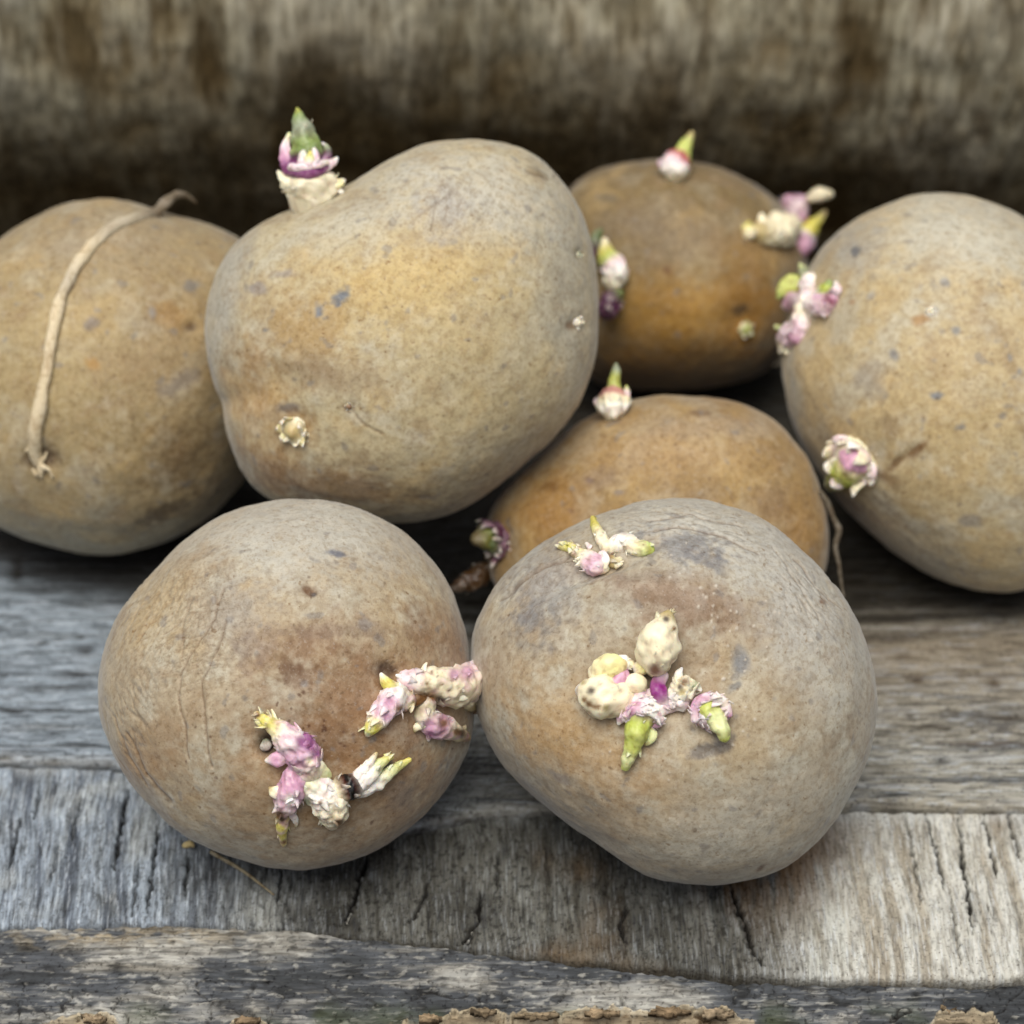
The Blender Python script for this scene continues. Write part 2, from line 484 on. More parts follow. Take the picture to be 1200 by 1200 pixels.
def bark_flake(px, py, w, h, hgt, seed, col):
    """a curled ragged flake of bark on the log"""
    n, k = 44, 12
    z = Z_LOG - 0.003
    c0 = to_plane(px, py, z)
    s = 0.0002
    th = np.linspace(0, 2 * np.pi, n, endpoint=False)
    V, Cc = [], []
    rr = 1 + 0.7 * fbm(np.stack([np.cos(th) * 2.6 + seed, np.sin(th) * 2.6, th * 0], -1), 4, seed, .65)
    for layer, zz in ((0, 1.0), (1, -1.2)):
        for j in range(k + 1):
            f = (j / k) if layer == 0 else 1 - j / k
            x = c0[0] + np.cos(th) * rr * f * w * s
            y = c0[1] + np.sin(th) * rr * f * h * s / 0.7
            q = np.stack([x * 240, y * 240, th * 0 + seed], -1)
            zt = z + hgt * (0.30 + 0.35 * f ** 2 + 0.75 * noise(q, seed) + 0.3 * noise(q * 3.1, seed + 1)) * (1 if layer == 0 else 0.2) + (-0.001 if layer else 0)
            V.append(np.stack([x, y, zt], -1))
            cc = np.tile(col, (n, 1)) * np.clip(0.8 + 0.6 * noise(q * 1.7, seed + 3) + 0.5 * noise(q * 5, seed + 4), .25, 1.3)[:, None]
            Cc.append(cc * np.array([0.72, 0.72, 0.76]))
    V = np.concatenate(V); Cc = np.concatenate(Cc)
    return mesh_obj("bark_flake", V, grid_faces(2 * (k + 1), n, wrap_c=True), M_WOODX, Cc, log, c0)


for k, (x, y, w, h, hg, cl) in enumerate((
        (566, 1186, 15, 3.0, .0010, (176, 158, 126)), (628, 1190, 18, 3.0, .0012, (184, 166, 132)), (706, 1188, 15, 3.4, .0012, (178, 158, 124)),
        (782, 1187, 18, 3.4, .0014, (170, 148, 114)), (838, 1190, 14, 3.2, .0013, (184, 166, 134)), (1136, 1172, 13, 3.6, .0015, (150, 126, 94)),
        (1112, 1181, 11, 3.2, .0012, (174, 154, 120)), (112, 1194, 11, 3.4, .0014, (176, 158, 126)), (505, 1195, 12, 3.0, .0012, (176, 156, 122)), (290, 1197, 13, 3.0, .001, (156, 136, 106)))):
    bark_flake(x, y, w, h, hg, k + 11, lin(*cl))

# ---- back board
YW = 0.212
X = np.concatenate([np.linspace(-0.45, -0.19, 40)[:-1], np.linspace(-0.19, 0.19, 420), np.linspace(0.19, 0.45, 40)[1:]])
rows = np.concatenate([np.linspace(-0.06, 0.16, 190), np.linspace(0.17, 0.24, 12)])
wall_prof = np.interp(rows, [-0.06, 0.0, 0.02, 0.035, 0.05, 0.065, 0.08, 0.10, 0.13, 0.16, 0.24], [0.300, 0.266, 0.254, 0.2465, 0.2405, 0.2365, 0.2340, 0.2335, 0.238, 0.248, 0.287])
wall_prof = np.convolve(np.pad(wall_prof, 12, mode='edge'), np.ones(25) / 25, mode='valid')
ZZ = np.tile(rows[:, None], (1, len(X)))
XX = np.tile(X, (len(rows), 1))
YY = np.tile(wall_prof[:, None], (1, len(X)))
P = np.stack([XX.ravel(), YY.ravel(), ZZ.ravel()], -1)
st = fbm(P * np.array([150, 20, 22]), 4, 81)
st2 = fbm(P * np.array([60, 20, 16]), 3, 84)
big = fbm(P * np.array([20, 10, 22]), 4, 87)
P[:, 1] += 0.0012 * st + 0.0025 * big
c = np.tile(lin(158, 154, 136), (len(P), 1))
c = mixc(c, lin(108, 90, 56), sm(0.0, 0.5, big) * 0.7)
c = mixc(c, lin(192, 188, 174), sm(0.05, 0.6, -big + 0.3 * st2) * 0.5)
c = mixc(c, lin(88, 76, 52), sm(0.0, 0.6, st) * 0.6)
c = mixc(c, lin(186, 184, 170), sm(0.15, 0.7, -st) * 0.35)
c = mixc(c, lin(70, 54, 28), sm(0.15, 0.6, st2 + 0.6 * big) * 0.6)
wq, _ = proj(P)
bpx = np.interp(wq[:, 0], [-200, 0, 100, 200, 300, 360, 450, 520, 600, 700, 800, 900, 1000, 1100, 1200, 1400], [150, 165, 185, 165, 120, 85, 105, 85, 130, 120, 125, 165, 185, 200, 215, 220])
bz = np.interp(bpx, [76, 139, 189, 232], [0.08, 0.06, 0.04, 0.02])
stain_shade = sm(0.026, -0.026, P[:, 2] - bz + 0.016 * st + 0.014 * big + 0.016 * st2)  # brown staining blended with painted shade, darkening the lower board
c = mixc(c, lin(70, 57, 33), stain_shade * (0.70 + 0.2 * sm(0.3, -0.3, st)))
c = c * np.array([1.15, 1.14, 1.06])
nr, nc = XX.shape
back = P.copy(); back[:, 1] = P[:, 1].max() + 0.02
V = np.concatenate([P, back]); cc = np.concatenate([c, c])
F = grid_faces(nr, nc)
n0 = nr * nc
rim = np.concatenate([np.arange(nc), np.arange(1, nr) * nc + nc - 1, (nr - 1) * nc + np.arange(nc - 2, -1, -1), np.arange(nr - 2, 0, -1) * nc])
r2 = np.roll(rim, -1)
FR = np.stack([rim, rim + n0, r2 + n0, r2], -1)
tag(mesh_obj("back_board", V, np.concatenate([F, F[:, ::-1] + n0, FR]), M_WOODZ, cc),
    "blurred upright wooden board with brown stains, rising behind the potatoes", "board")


# ------------------------------------------------------------------ potatoes
class Potato:
    pass


def lowpass(r, k):
    f = np.fft.rfft(r)
    f[k:] = 0
    return np.fft.irfft(f, len(r))


def make_potato(outline, crop, dz, label, base, paints=(), dents=(), lines=(), wrinkles=(), rest=0.0, t=None,
                nth=420, nf=150, nb=50, seed=0, scurf=0.6, harm=12, warm=0.5, tilt=(0, 0), pole=(0, 0)):
    ox, oy, sc = crop
    pts = np.array([(ox + sc * x, oy + sc * y) for x, y in outline], float)
    a2, b2 = pts, np.roll(pts, -1, 0)
    cr = a2[:, 0] * b2[:, 1] - b2[:, 0] * a2[:, 1]
    cen = ((a2 + b2) * cr[:, None]).sum(0) / (3 * cr.sum())
    rel = pts - cen
    ang = np.arctan2(-rel[:, 1], rel[:, 0])
    rad = np.hypot(rel[:, 0], rel[:, 1])
    o = np.argsort(ang)
    ang, rad = ang[o], rad[o]
    ang = np.concatenate([ang - 2 * np.pi, ang, ang + 2 * np.pi]); rad = np.tile(rad, 3)
    th = np.linspace(-np.pi, np.pi, nth, endpoint=False)
    r = lowpass(np.interp(th, ang, rad), harm)
    rm = r.mean()
    phi = np.concatenate([np.linspace(0.004, 1.85, nf), np.linspace(1.85, np.pi - 0.01, nb)[1:]])
    TH, PH = np.meshgrid(th, phi)
    rho = np.sin(PH)
    R = rm + (np.tile(r, (len(phi), 1)) - rm) * sm(0.2, 1.0, rho)
    u = rho * R * np.cos(TH)
    v = rho * R * np.sin(TH)
    w = np.cos(PH) * dz * (1 + 0.0 * u)
    w = w + tilt[0] * u * np.cos(PH) * 0.3 + tilt[1] * v * np.cos(PH) * 0.3
    L = np.stack([u.ravel(), v.ravel(), w.ravel()], -1)
    rd = ray(*cen)
    wax = -rd / np.linalg.norm(rd)
    uax = np.cross(UP, wax); uax /= np.linalg.norm(uax)
    vax = np.cross(wax, uax)
    D = L[:, :1] * uax + L[:, 1:2] * vax + L[:, 2:] * wax
    tt = t or 0.72
    for _ in range(8 if t is None else 1):
        s = S * tt / 1200
        if t is None:
            zc = rest - s * D[:, 2].min()
            tt = (zc - CAM[2]) / rd[2]
    s = S * tt / 1200
    C0 = CAM + tt * rd
    V = C0 + s * D
    nr_, nc_ = TH.shape

    def normals(V):
        G = V.reshape(nr_, nc_, 3)
        dt = np.roll(G, -1, 1) - np.roll(G, 1, 1)
        dp = np.gradient(G, axis=0)
        n = np.cross(dp, dt)
        n /= np.maximum(np.linalg.norm(n, axis=-1, keepdims=True), 1e-12)
        n = n.reshape(-1, 3)
        if ((n * (V - C0)).sum(1)).mean() < 0:
            n = -n
        return n

    N = normals(V)
    pq, _ = proj(V)
    front = sm(-0.15, 0.1, np.cos(PH).ravel())
    Pn = V * 1000.0 + seed * 91.0            # millimetres
    V = V + N * (0.0006 * fbm(Pn / 22, 2, seed) + 0.00022 * fbm(Pn / 6, 2, seed + 2))[:, None]
    wq = pq + 3.0 * np.stack([fbm(Pn / 7, 2, seed + 5), fbm(Pn / 7, 2, seed + 6)], -1)
    disp = np.zeros(len(V))
    for (x, y, rx, ry, rot, dep) in dents:
        ca, sa = math.cos(math.radians(rot)), math.sin(math.radians(rot))
        dx, dy = wq[:, 0] - x, -(wq[:, 1] - y)
        a, b = (dx * ca + dy * sa) / rx, (-dx * sa + dy * ca) / ry
        disp -= dep * np.exp(-(a * a + b * b)) * front
    creasec = np.zeros(len(V))
    for (pl, wd, dep) in lines:
        msk = front > 0.01
        d = polydist(wq[msk], pl)
        wd = wd * 0.72
        disp[msk] += (-dep * 1.15 * np.exp(-(d / wd) ** 2) + 0.18 * dep * np.exp(-((d - 2.6 * wd) / (1.8 * wd)) ** 2)) * front[msk]
        creasec[msk] = np.maximum(creasec[msk], np.exp(-(d / (wd * 0.9)) ** 2) * min(1, dep / 0.0004))
    for (x, y, rx, ry, rot, amp, ang_, fr) in wrinkles:
        ca, sa = math.cos(math.radians(rot)), math.sin(math.radians(rot))
        dx, dy = pq[:, 0] - x, -(pq[:, 1] - y)
        a, b = (dx * ca + dy * sa) / rx, (-dx * sa + dy * ca) / ry
        msk = np.exp(-(a * a + b * b) ** 1.5) * front
        cb, sb = math.cos(math.radians(ang_)), math.sin(math.radians(ang_))
        along, acr = dx * cb + dy * sb, -dx * sb + dy * cb
        acr = acr + 6 * noise(np.stack([dx / 40, dy / 40, dx * 0], -1), seed + 8)
        f = fbm(np.stack([along / (fr * 5.5), acr / fr, dx * 0 + seed], -1), 2, seed + 9)
        rdg = 1 - np.clip(np.abs(f) / 0.16, 0, 1)
        disp -= 1.5 * amp * msk * rdg
        creasec = np.maximum(creasec, 0.55 * msk * rdg ** 2)
    V = V + N * disp[:, None]
    N = normals(V)
    # ---- skin colour
    n1 = fbm(Pn / 16, 4, seed + 11)
    n2 = fbm(Pn / 7, 4, seed + 12)
    n3 = fbm(Pn / 2.2, 3, seed + 13)
    c = np.tile(base, (len(V), 1)).astype(float)
    c = mixc(c, lin(184, 156, 106), sm(0.0, 0.6, n1) * warm)
    c = mixc(c, lin(138, 112, 80), sm(0.1, 0.7, n2 * 0.6 - n1 * 0.7) * 0.45)
    c = mixc(c, lin(182, 177, 162), sm(-0.15, 0.6, fbm(Pn / 11, 4, seed + 14) + 0.3 * n3) * scurf)
    for (x, y, rx, ry, rot, col, stg, rag) in paints:
        ca, sa = math.cos(math.radians(rot)), math.sin(math.radians(rot))
        dx, dy = wq[:, 0] - x, -(wq[:, 1] - y)
        a, b = (dx * ca + dy * sa) / rx, (-dx * sa + dy * ca) / ry
        d = np.sqrt(a * a + b * b) + rag * (0.6 * n2 + 0.5 * n3)
        lo_, hi_ = (0.05, 1.3) if min(rx, ry) > 24 else (0.35, 1.15)
        c = mixc(c, lin(*col), stg * (1 - sm(lo_, hi_, d)) * front)
    # small lenticels and dirt spots
    sp = noise(Pn / 1.25, seed + 20)
    c = mixc(c, lin(92, 72, 52), sm(0.62, 0.78, sp) * 0.55)
    sp = noise(Pn / 3.4, seed + 24)
    c = mixc(c, lin(112, 108, 108), sm(0.50, 0.70, sp + 0.25 * n3) * 0.5)
    net = np.clip(1 - np.abs(fbm(Pn / 3.6, 3, seed + 31)) / 0.07, 0, 1)
    c = mixc(c, lin(204, 196, 178), net * 0.10)
    c = mixc(c, lin(96, 70, 46), creasec * 0.75)
    lum_ = c.mean(1, keepdims=True)
    c = (lum_ + (c - lum_) * 0.98) * np.array([0.97, 1.0, 0.97])
    c *= (1 + 0.12 * n3)[:, None]
    # close the poles
    F = grid_faces(nr_, nc_, wrap_c=True)
    i0 = len(V)
    cap0 = V[:nc_].mean(0); cap1 = V[-nc_:].mean(0)
    V2 = np.concatenate([V, [cap0, cap1]])
    c2 = np.concatenate([c, c[:1], c[-1:]])
    k = np.arange(nc_); k1 = (k + 1) % nc_
    tri = np.concatenate([np.stack([k1, k, np.full(nc_, i0)], -1), np.stack([k + (nr_ - 1) * nc_, k1 + (nr_ - 1) * nc_, np.full(nc_, i0 + 1)], -1)])
    base_pt = np.array([C0[0], C0[1], V[:, 2].min()])
    root = bpy.data.objects.new("potato", None)
    root.empty_display_size = 0.02
    COL.objects.link(root)
    root.location = base_pt
    tag(root, label, "potato", "sprouting potatoes heaped on the boards")
    p = Potato()
    p.root = root
    p.skin = mesh_obj("tuber", V2, [F, tri], M_SKIN, c2, root, base_pt)
    p.V, p.N, p.pq, p.front, p.cen, p.s, p.c = V, N, proj(V)[0], front > 0.5, C0, s, cen
    p.vis = np.where(((V - CAM) * N).sum(1) < 0)[0]
    p.pqv = p.pq[p.vis]
    return p


def surf(p, x, y):
    d2 = (p.pqv[:, 0] - x) ** 2 + (p.pqv[:, 1] - y) ** 2
    i = int(np.argmin(d2))
    k = p.vis[i]
    return p.V[k], p.N[k], math.sqrt(d2[i])


TAN = lin(170, 155, 131)
BRN = (134, 98, 62)
GREY = (184, 180, 170)
SLATE = (110, 116, 126)

_r = np.random.default_rng(5)
WB = [(855 + 55 * _r.normal(), 735 + 45 * _r.normal(), _r.uniform(1.4, 3.0)) for _ in range(46)] + [(800 + 90 * _r.normal(), 800 + 90 * _r.normal(), _r.uniform(1.2, 2.0)) for _ in range(30)]
DB = [(400 + 55 * _r.normal(), 855 + 24 * _r.normal(), _r.uniform(2.0, 3.4)) for _ in range(24)] + [(400 + 110 * _r.normal(), 880 + 60 * _r.normal(), _r.uniform(1.6, 2.6)) for _ in range(30)]
P1 = make_potato([(640, 58), (760, 72), (870, 120), (960, 195), (1030, 290), (1070, 390), (1084, 470), (1092, 560), (1094, 640), (1084, 710), (1055, 790), (1000, 870), (940, 935), (860, 990), (760, 1035), (650, 1055), (540, 1048), (430, 1015), (330, 970), (250, 905), (190, 840), (140, 770), (105, 690), (88, 610), (85, 540), (100, 460), (140, 375), (190, 300), (250, 235), (320, 165), (400, 110), (500, 72), (570, 60)],
    (80, 560, 520 / 1200), 205, "wrinkled potato at the front left with two pink and cream sprout clusters low down", TAN,
    paints=[(440, 830, 150, 110, 10, (138, 98, 62), .75, .5), (400, 940, 190, 80, -5, (160, 124, 84), .6, .5), (340, 760, 75, 40, 0, (118, 82, 52), .6, .6),
            (520, 740, 70, 35, -30, (130, 92, 56), .55, .5), (350, 620, 190, 75, 5, GREY, .8, .6), (480, 640, 60, 50, 0, (172, 160, 144), .4, .5),
            (200, 700, 70, 60, 40, (178, 154, 112), .5, .6), (270, 720, 60, 60, 30, (146, 142, 138), .5, .6), (160, 900, 40, 90, -40, (150, 112, 70), .5, .5),
            (362, 691, 13, 10, -40, (104, 72, 44), .9, .5), (368, 696, 5, 4, 0, (70, 66, 70), .8, .4), (396, 649, 13, 5, -10, (104, 106, 116), .9, .5), (427, 732, 12, 8, 0, (130, 126, 126), .6, .6),
            (457, 783, 17, 12, 0, (70, 50, 36), .85, .4), (314, 873, 16, 16, 0, (58, 42, 30), .85, .4), (357, 801, 6, 6, 0, (150, 150, 150), .8, .3), (345, 792, 26, 18, 0, (96, 66, 44), .6, .6),
            (400, 740, 90, 10, 0, (120, 104, 92), .35, .6), (470, 930, 26, 20, 0, (128, 116, 108), .5, .6), (400, 880, 60, 40, 20, (110, 72, 38), .5, .5)]
           + [(x, y, w, w, 0, (84, 50, 30), .75, .1) for x, y, w in DB],
    dents=[(440, 800, 60, 40, 20, .0016), (370, 880, 55, 35, -30, .0020), (457, 783, 14, 10, 0, .0010), (314, 873, 15, 15, 0, .0020), (300, 780, 120, 22, 60, -.0006), (362, 690, 9, 7, 0, .0005), (345, 790, 26, 18, 0, .0006)],
    lines=[([(262, 690), (252, 725), (228, 762), (212, 790), (210, 820), (219, 860), (221, 890)], 1.9, .00030), ([(266, 728), (253, 765), (237, 800), (240, 845), (251, 898)], 1.9, .00033),
           ([(226, 700), (214, 735), (215, 770)], 1.7, .00025), ([(190, 745), (222, 720), (262, 714)], 1.7, .00022), ([(180, 765), (205, 745), (228, 748)], 1.6, .00018), ([(150, 860), (170, 905), (200, 940)], 2.0, .0003),
           ([(135, 840), (150, 885), (172, 920)], 2.0, .00024)],
    wrinkles=[(205, 745, 80, 75, 0, .00022, 60, 6), (210, 750, 70, 60, 0, .00018, 25, 6), (240, 700, 70, 50, 0, .00016, 100, 6), (150, 850, 30, 90, -20, .0002, 120, 8)],
    rest=Z_MID, nth=620, nf=230, nb=60, seed=1, scurf=.6, warm=.25)

P2 = make_potato([(640, 52), (740, 70), (830, 110), (900, 160), (980, 235), (1040, 310), (1090, 400), (1118, 490), (1125, 580), (1115, 670), (1085, 760), (1040, 850), (985, 930), (920, 990), (850, 1025), (760, 1050), (680, 1060), (600, 1053), (530, 1035), (460, 1000), (390, 945), (320, 895), (250, 840), (190, 780), (130, 710), (90, 630), (72, 550), (68, 470), (75, 410), (95, 350), (130, 290), (180, 230), (240, 180), (300, 140), (400, 95), (500, 65), (570, 55)],
    (520, 560, .45), 205, "front right potato with a cream, green and purple sprout cluster at its centre", lin(168, 156, 136),
    paints=[(800, 705, 125, 40, -12, (128, 98, 74), .75, .6), (670, 850, 110, 60, -30, (176, 142, 92), .55, .6), (700, 900, 150, 50, -30, (176, 138, 88), .4, .6), (880, 830, 90, 80, 0, (172, 150, 112), .4, .6),
            (840, 630, 190, 65, -15, GREY, .9, .5), (640, 690, 60, 70, 40, (140, 138, 140), .6, .6), (940, 720, 65, 130, 20, (180, 176, 168), .8, .5), (860, 970, 140, 60, 20, (178, 172, 158), .7, .5),
            (871, 776, 13, 24, 5, (120, 122, 126), .85, .5), (866, 805, 16, 6, 40, (104, 106, 110), .7, .6), (622, 725, 28, 34, 20, (112, 112, 116), .6, .8), (800, 640, 60, 22, -10, (108, 108, 114), .6, .9), (830, 655, 34, 16, -20, (120, 118, 120), .6, .8),
            (825, 882, 26, 9, 10, (96, 92, 92), .75, .7), (850, 868, 12, 14, 0, (110, 106, 104), .6, .6), (891, 1018, 8, 4, 40, (104, 74, 40), .95, .2), (640, 938, 60, 14, -35, (136, 132, 134), .4, .7), (655, 910, 20, 8, -35, (110, 110, 118), .5, .7),
            (775, 790, 80, 60, 0, (150, 118, 82), .45, .5), (964, 704, 5, 4, 0, (120, 84, 50), .8, .2)]
           + [(x, y, w, w, 0, (198, 188, 174), .75, .1) for x, y, w in WB],
    dents=[(775, 800, 90, 62, 0, .0055), (800, 700, 150, 16, -8, -.0010), (871, 780, 12, 22, 5, .0005), (690, 672, 75, 10, 22, .0024), (740, 690, 90, 16, 12, -.0013), (835, 845, 36, 14, 40, .0008), (820, 880, 22, 8, 0, .0007)]
          + [(x, y, w, w, 0, -.00018) for x, y, w in WB],
    lines=[([(600, 692), (650, 660), (700, 655)], 2.0, .0003), ([(585, 705), (630, 672), (668, 655)], 1.8, .00028), ([(765, 625), (800, 618), (850, 628), (890, 650)], 1.8, .0003), ([(760, 612), (810, 604), (870, 618)], 1.6, .00025),
           ([(930, 655), (960, 690), (985, 715)], 1.6, .00028), ([(950, 650), (975, 680), (996, 706)], 1.6, .00022), ([(905, 640), (940, 690), (960, 730)], 1.5, .0002)],
    wrinkles=[(810, 622, 110, 36, -8, .00022, -8, 8), (640, 690, 60, 55, 30, .00018, 40, 8), (955, 690, 50, 70, -30, .00018, -48, 8), (610, 740, 30, 60, 0, .00016, 60, 8)],
    rest=Z_MID, nth=620, nf=230, nb=60, seed=2, scurf=.75, warm=.25)

P3 = make_potato([(700, 148), (790, 152), (870, 180), (940, 235), (1000, 320), (1040, 420), (1062, 530), (1068, 640), (1055, 750), (1020, 850), (960, 930), (880, 1010), (800, 1080), (700, 1145), (600, 1178), (500, 1182), (400, 1172), (280, 1150), (190, 1130), (130, 1090), (95, 1030), (65, 940), (42, 850), (12, 760), (3, 680), (10, 590), (36, 500), (88, 424), (170, 368), (250, 332), (330, 302), (390, 275), (450, 236), (530, 187), (620, 156)],
    (240, 100, 520 / 1200), 185, "biggest potato, lying on top of the heap, with one upright purple banded sprout", lin(184, 170, 138),
    paints=[(480, 330, 170, 75, 15, (196, 168, 108), .7, .5), (345, 390, 75, 70, 0, (160, 124, 74), .5, .6), (560, 440, 130, 100, 30, (178, 160, 120), .6, .4), (560, 230, 150, 60, -15, (186, 181, 168), .8, .5), (430, 255, 90, 30, 25, (188, 182, 166), .7, .5), (270, 330, 26, 130, -12, (172, 168, 158), .75, .4),
            (660, 330, 36, 130, 10, (160, 156, 144), .65, .5), (399, 348, 13, 10, 30, SLATE, .95, .9), (376, 364, 7, 8, 0, SLATE, .95, .9), (424, 391, 4.5, 4, 0, SLATE, .8, .9), (310, 386, 6, 4, 0, SLATE, .7, .9), (335, 320, 18, 7, 10, (134, 128, 132), .6, .6), (302, 340, 12, 7, 0, (134, 128, 132), .6, .6),
            (380, 440, 110, 26, -10, (148, 128, 104), .5, .6), (300, 470, 50, 70, 20, (172, 130, 70), .6, .5), (310, 545, 60, 30, -30, (134, 92, 44), .6, .5), (400, 570, 120, 22, -8, (128, 90, 46), .6, .5), (560, 560, 100, 35, 35, (150, 142, 124), .5, .5),
            (337, 478, 16, 8, 0, (110, 104, 104), .75, .6), (345, 505, 32, 26, 0, (140, 100, 52), .6, .4), (409, 478, 9, 8, 0, (112, 84, 52), .8, .4), (672, 382, 9, 7, 0, (110, 80, 46), .8, .3), (677, 298, 6, 7, 0, (110, 100, 76), .8, .3), (630, 205, 18, 6, -30, (120, 104, 76), .6, .5),
            (520, 250, 50, 40, 0, (158, 152, 150), .5, .8), (390, 228, 14, 5, 30, (100, 80, 60), .7, .4)],
    dents=[(345, 500, 30, 24, 0, .0018), (270, 470, 60, 14, 10, .0010), (409, 478, 9, 7, 0, .0006), (677, 380, 12, 9, 0, .0008), (677, 298, 8, 7, 0, .0005), (470, 300, 90, 40, 20, -.0003), (320, 445, 60, 20, 0, .0006)],
    lines=[([(480, 262), (510, 240), (540, 215)], 1.7, .00022), ([(505, 270), (512, 240), (520, 210)], 1.6, .0002), ([(414, 485), (430, 500), (448, 508)], 1.8, .0003), ([(615, 200), (640, 212), (652, 205)], 1.6, .0003)],
    wrinkles=[(520, 240, 70, 40, 0, .00014, 60, 8)],
    t=0.749, seed=3, nth=520, nf=190, nb=50, scurf=.5, warm=.5)

P4 = make_potato([(320, 90), (400, 97), (480, 118), (560, 145), (650, 170), (740, 205), (810, 310), (855, 460), (855, 640), (810, 800), (730, 960), (610, 1085), (480, 1150), (350, 1172), (220, 1165), (100, 1135), (0, 1090), (-100, 1020), (-180, 900), (-220, 760), (-220, 600), (-190, 450), (-120, 320), (0, 215), (80, 160), (160, 120), (240, 97)],
    (0, 200, 300 / 783), 195, "potato at the left edge with a long dry root strand lying across it", lin(158, 139, 103),
    paints=[(60, 420, 120, 120, 0, (172, 152, 108), .5, .5), (120, 280, 120, 50, 0, (150, 134, 112), .5, .6), (215, 400, 80, 110, 0, (150, 128, 96), .5, .6), (226, 336, 14, 8, 0, (112, 110, 110), .7, .6), (224, 384, 9, 7, 0, (90, 74, 62), .8, .4), (200, 370, 36, 18, -20, (156, 118, 62), .5, .6), (107, 378, 12, 10, 0, (120, 112, 112), .7, .5), (178, 366, 6, 10, 20, (130, 130, 134), .6, .4),
            (210, 450, 30, 16, 20, (122, 112, 106), .6, .7), (215, 540, 60, 60, 20, (104, 78, 40), .6, .7), (190, 600, 50, 10, 25, (70, 52, 26), .7, .6), (110, 425, 14, 10, -40, (176, 132, 66), .6, .5), (48, 540, 26, 18, 0, (78, 58, 40), .8, .4), (60, 620, 110, 24, 0, (150, 144, 126), .4, .6)],
    dents=[(48, 538, 22, 16, 0, .0018), (224, 384, 10, 7, 0, .0008)], rest=Z_REAR, seed=4, scurf=.35, warm=.45)

P5 = make_potato([(540, 158), (640, 163), (740, 175), (830, 205), (900, 245), (960, 290), (1010, 350), (1045, 440), (1058, 540), (1040, 650), (1000, 750), (930, 825), (850, 862), (700, 885), (560, 890), (420, 880), (330, 830), (260, 720), (225, 580), (225, 440), (250, 330), (310, 235), (420, 180)],
    (560, 130, 440 / 1200), 160, "ochre potato at the back, half hidden behind the biggest potato, blurred", lin(122, 102, 66),
    paints=[(800, 280, 70, 45, 0, (120, 104, 82), .65, .6), (740, 260, 60, 30, 10, (124, 108, 86), .6, .6), (800, 370, 130, 55, 0, (176, 132, 58), .8, .4), (880, 300, 60, 40, 0, (168, 130, 74), .5, .4), (780, 430, 150, 50, 0, (150, 108, 40), .75, .4), (880, 370, 40, 60, 0, (150, 104, 36), .6, .4), (870, 365, 12, 9, 0, (90, 70, 46), .7, .4), (715, 232, 16, 8, 0, (96, 90, 80), .6, .5), (783, 318, 6, 6, 0, (104, 70, 46), .7, .3)],
    dents=[(870, 375, 22, 16, 0, .0015), (915, 275, 40, 26, 20, .0018), (708, 325, 18, 26, 0, .0014)], rest=Z_REAR, seed=5, scurf=.18, warm=.4)

P6 = make_potato([(560, 63), (640, 68), (720, 90), (800, 130), (880, 190), (960, 270), (1030, 380), (1080, 500), (1100, 640), (1090, 780), (1050, 900), (980, 1010), (900, 1090), (820, 1130), (740, 1137), (640, 1125), (560, 1095), (470, 1045), (390, 975), (310, 895), (250, 815), (200, 720), (165, 620), (152, 520), (160, 420), (190, 330), (225, 255), (280, 190), (350, 130), (430, 90), (490, 70)],
    (850, 200, 520 / 1200), 200, "round speckled potato at the right edge with two pinkish sprouts on its left side", lin(184, 166, 130),
    paints=[(1130, 270, 130, 65, -10, (188, 183, 168), .85, .5), (1000, 290, 50, 40, 40, (150, 146, 142), .6, .6), (1120, 480, 110, 90, 0, (180, 156, 110), .55, .5), (1050, 640, 140, 40, -30, (148, 142, 136), .5, .6), (960, 520, 50, 90, 0, (158, 134, 96), .5, .5), (1000, 620, 40, 40, -40, (150, 112, 62), .5, .6),
            (1097, 462, 8, 6, 0, SLATE, .85, .9), (1127, 501, 7, 7, 0, SLATE, .7, .9), (1047, 416, 7, 9, 10, (120, 122, 128), .75, .5), (1002, 295, 9, 6, 30, (90, 92, 98), .85, .4), (1109, 332, 8, 6, -30, (126, 128, 134), .7, .4), (1120, 387, 8, 7, -40, (120, 124, 130), .75, .4), (1183, 420, 6, 8, 20, SLATE, .7, .9), (1195, 436, 5, 8, 0, SLATE, .7, .9), (1020, 440, 26, 26, 0, (136, 130, 126), .5, .9), (1174, 488, 6, 6, 0, (110, 106, 106), .7, .3), (1138, 610, 14, 9, 0, (120, 118, 120), .6, .6), (1020, 345, 8, 6, 0, (130, 130, 132), .6, .4), (995, 352, 6, 5, 0, (150, 104, 54), .6, .3),
            (1078, 376, 12, 8, 20, (160, 118, 70), .7, .4), (1092, 366, 9, 7, 20, (204, 200, 190), .85, .2), (1076, 526, 20, 6, 38, (112, 78, 40), .85, .3), (1050, 543, 14, 5, 40, (104, 74, 42), .8, .3), (1040, 560, 20, 8, -20, (112, 82, 46), .7, .4), (1042, 500, 14, 20, 0, (134, 112, 82), .6, .5), (985, 590, 40, 14, -30, (120, 86, 44), .5, .5)],
    dents=[(1000, 540, 36, 28, 0, .0018), (950, 370, 40, 44, 30, .0022), (1060, 535, 24, 5, 38, .0005)], rest=Z_REAR, seed=6, scurf=.55, warm=.45)

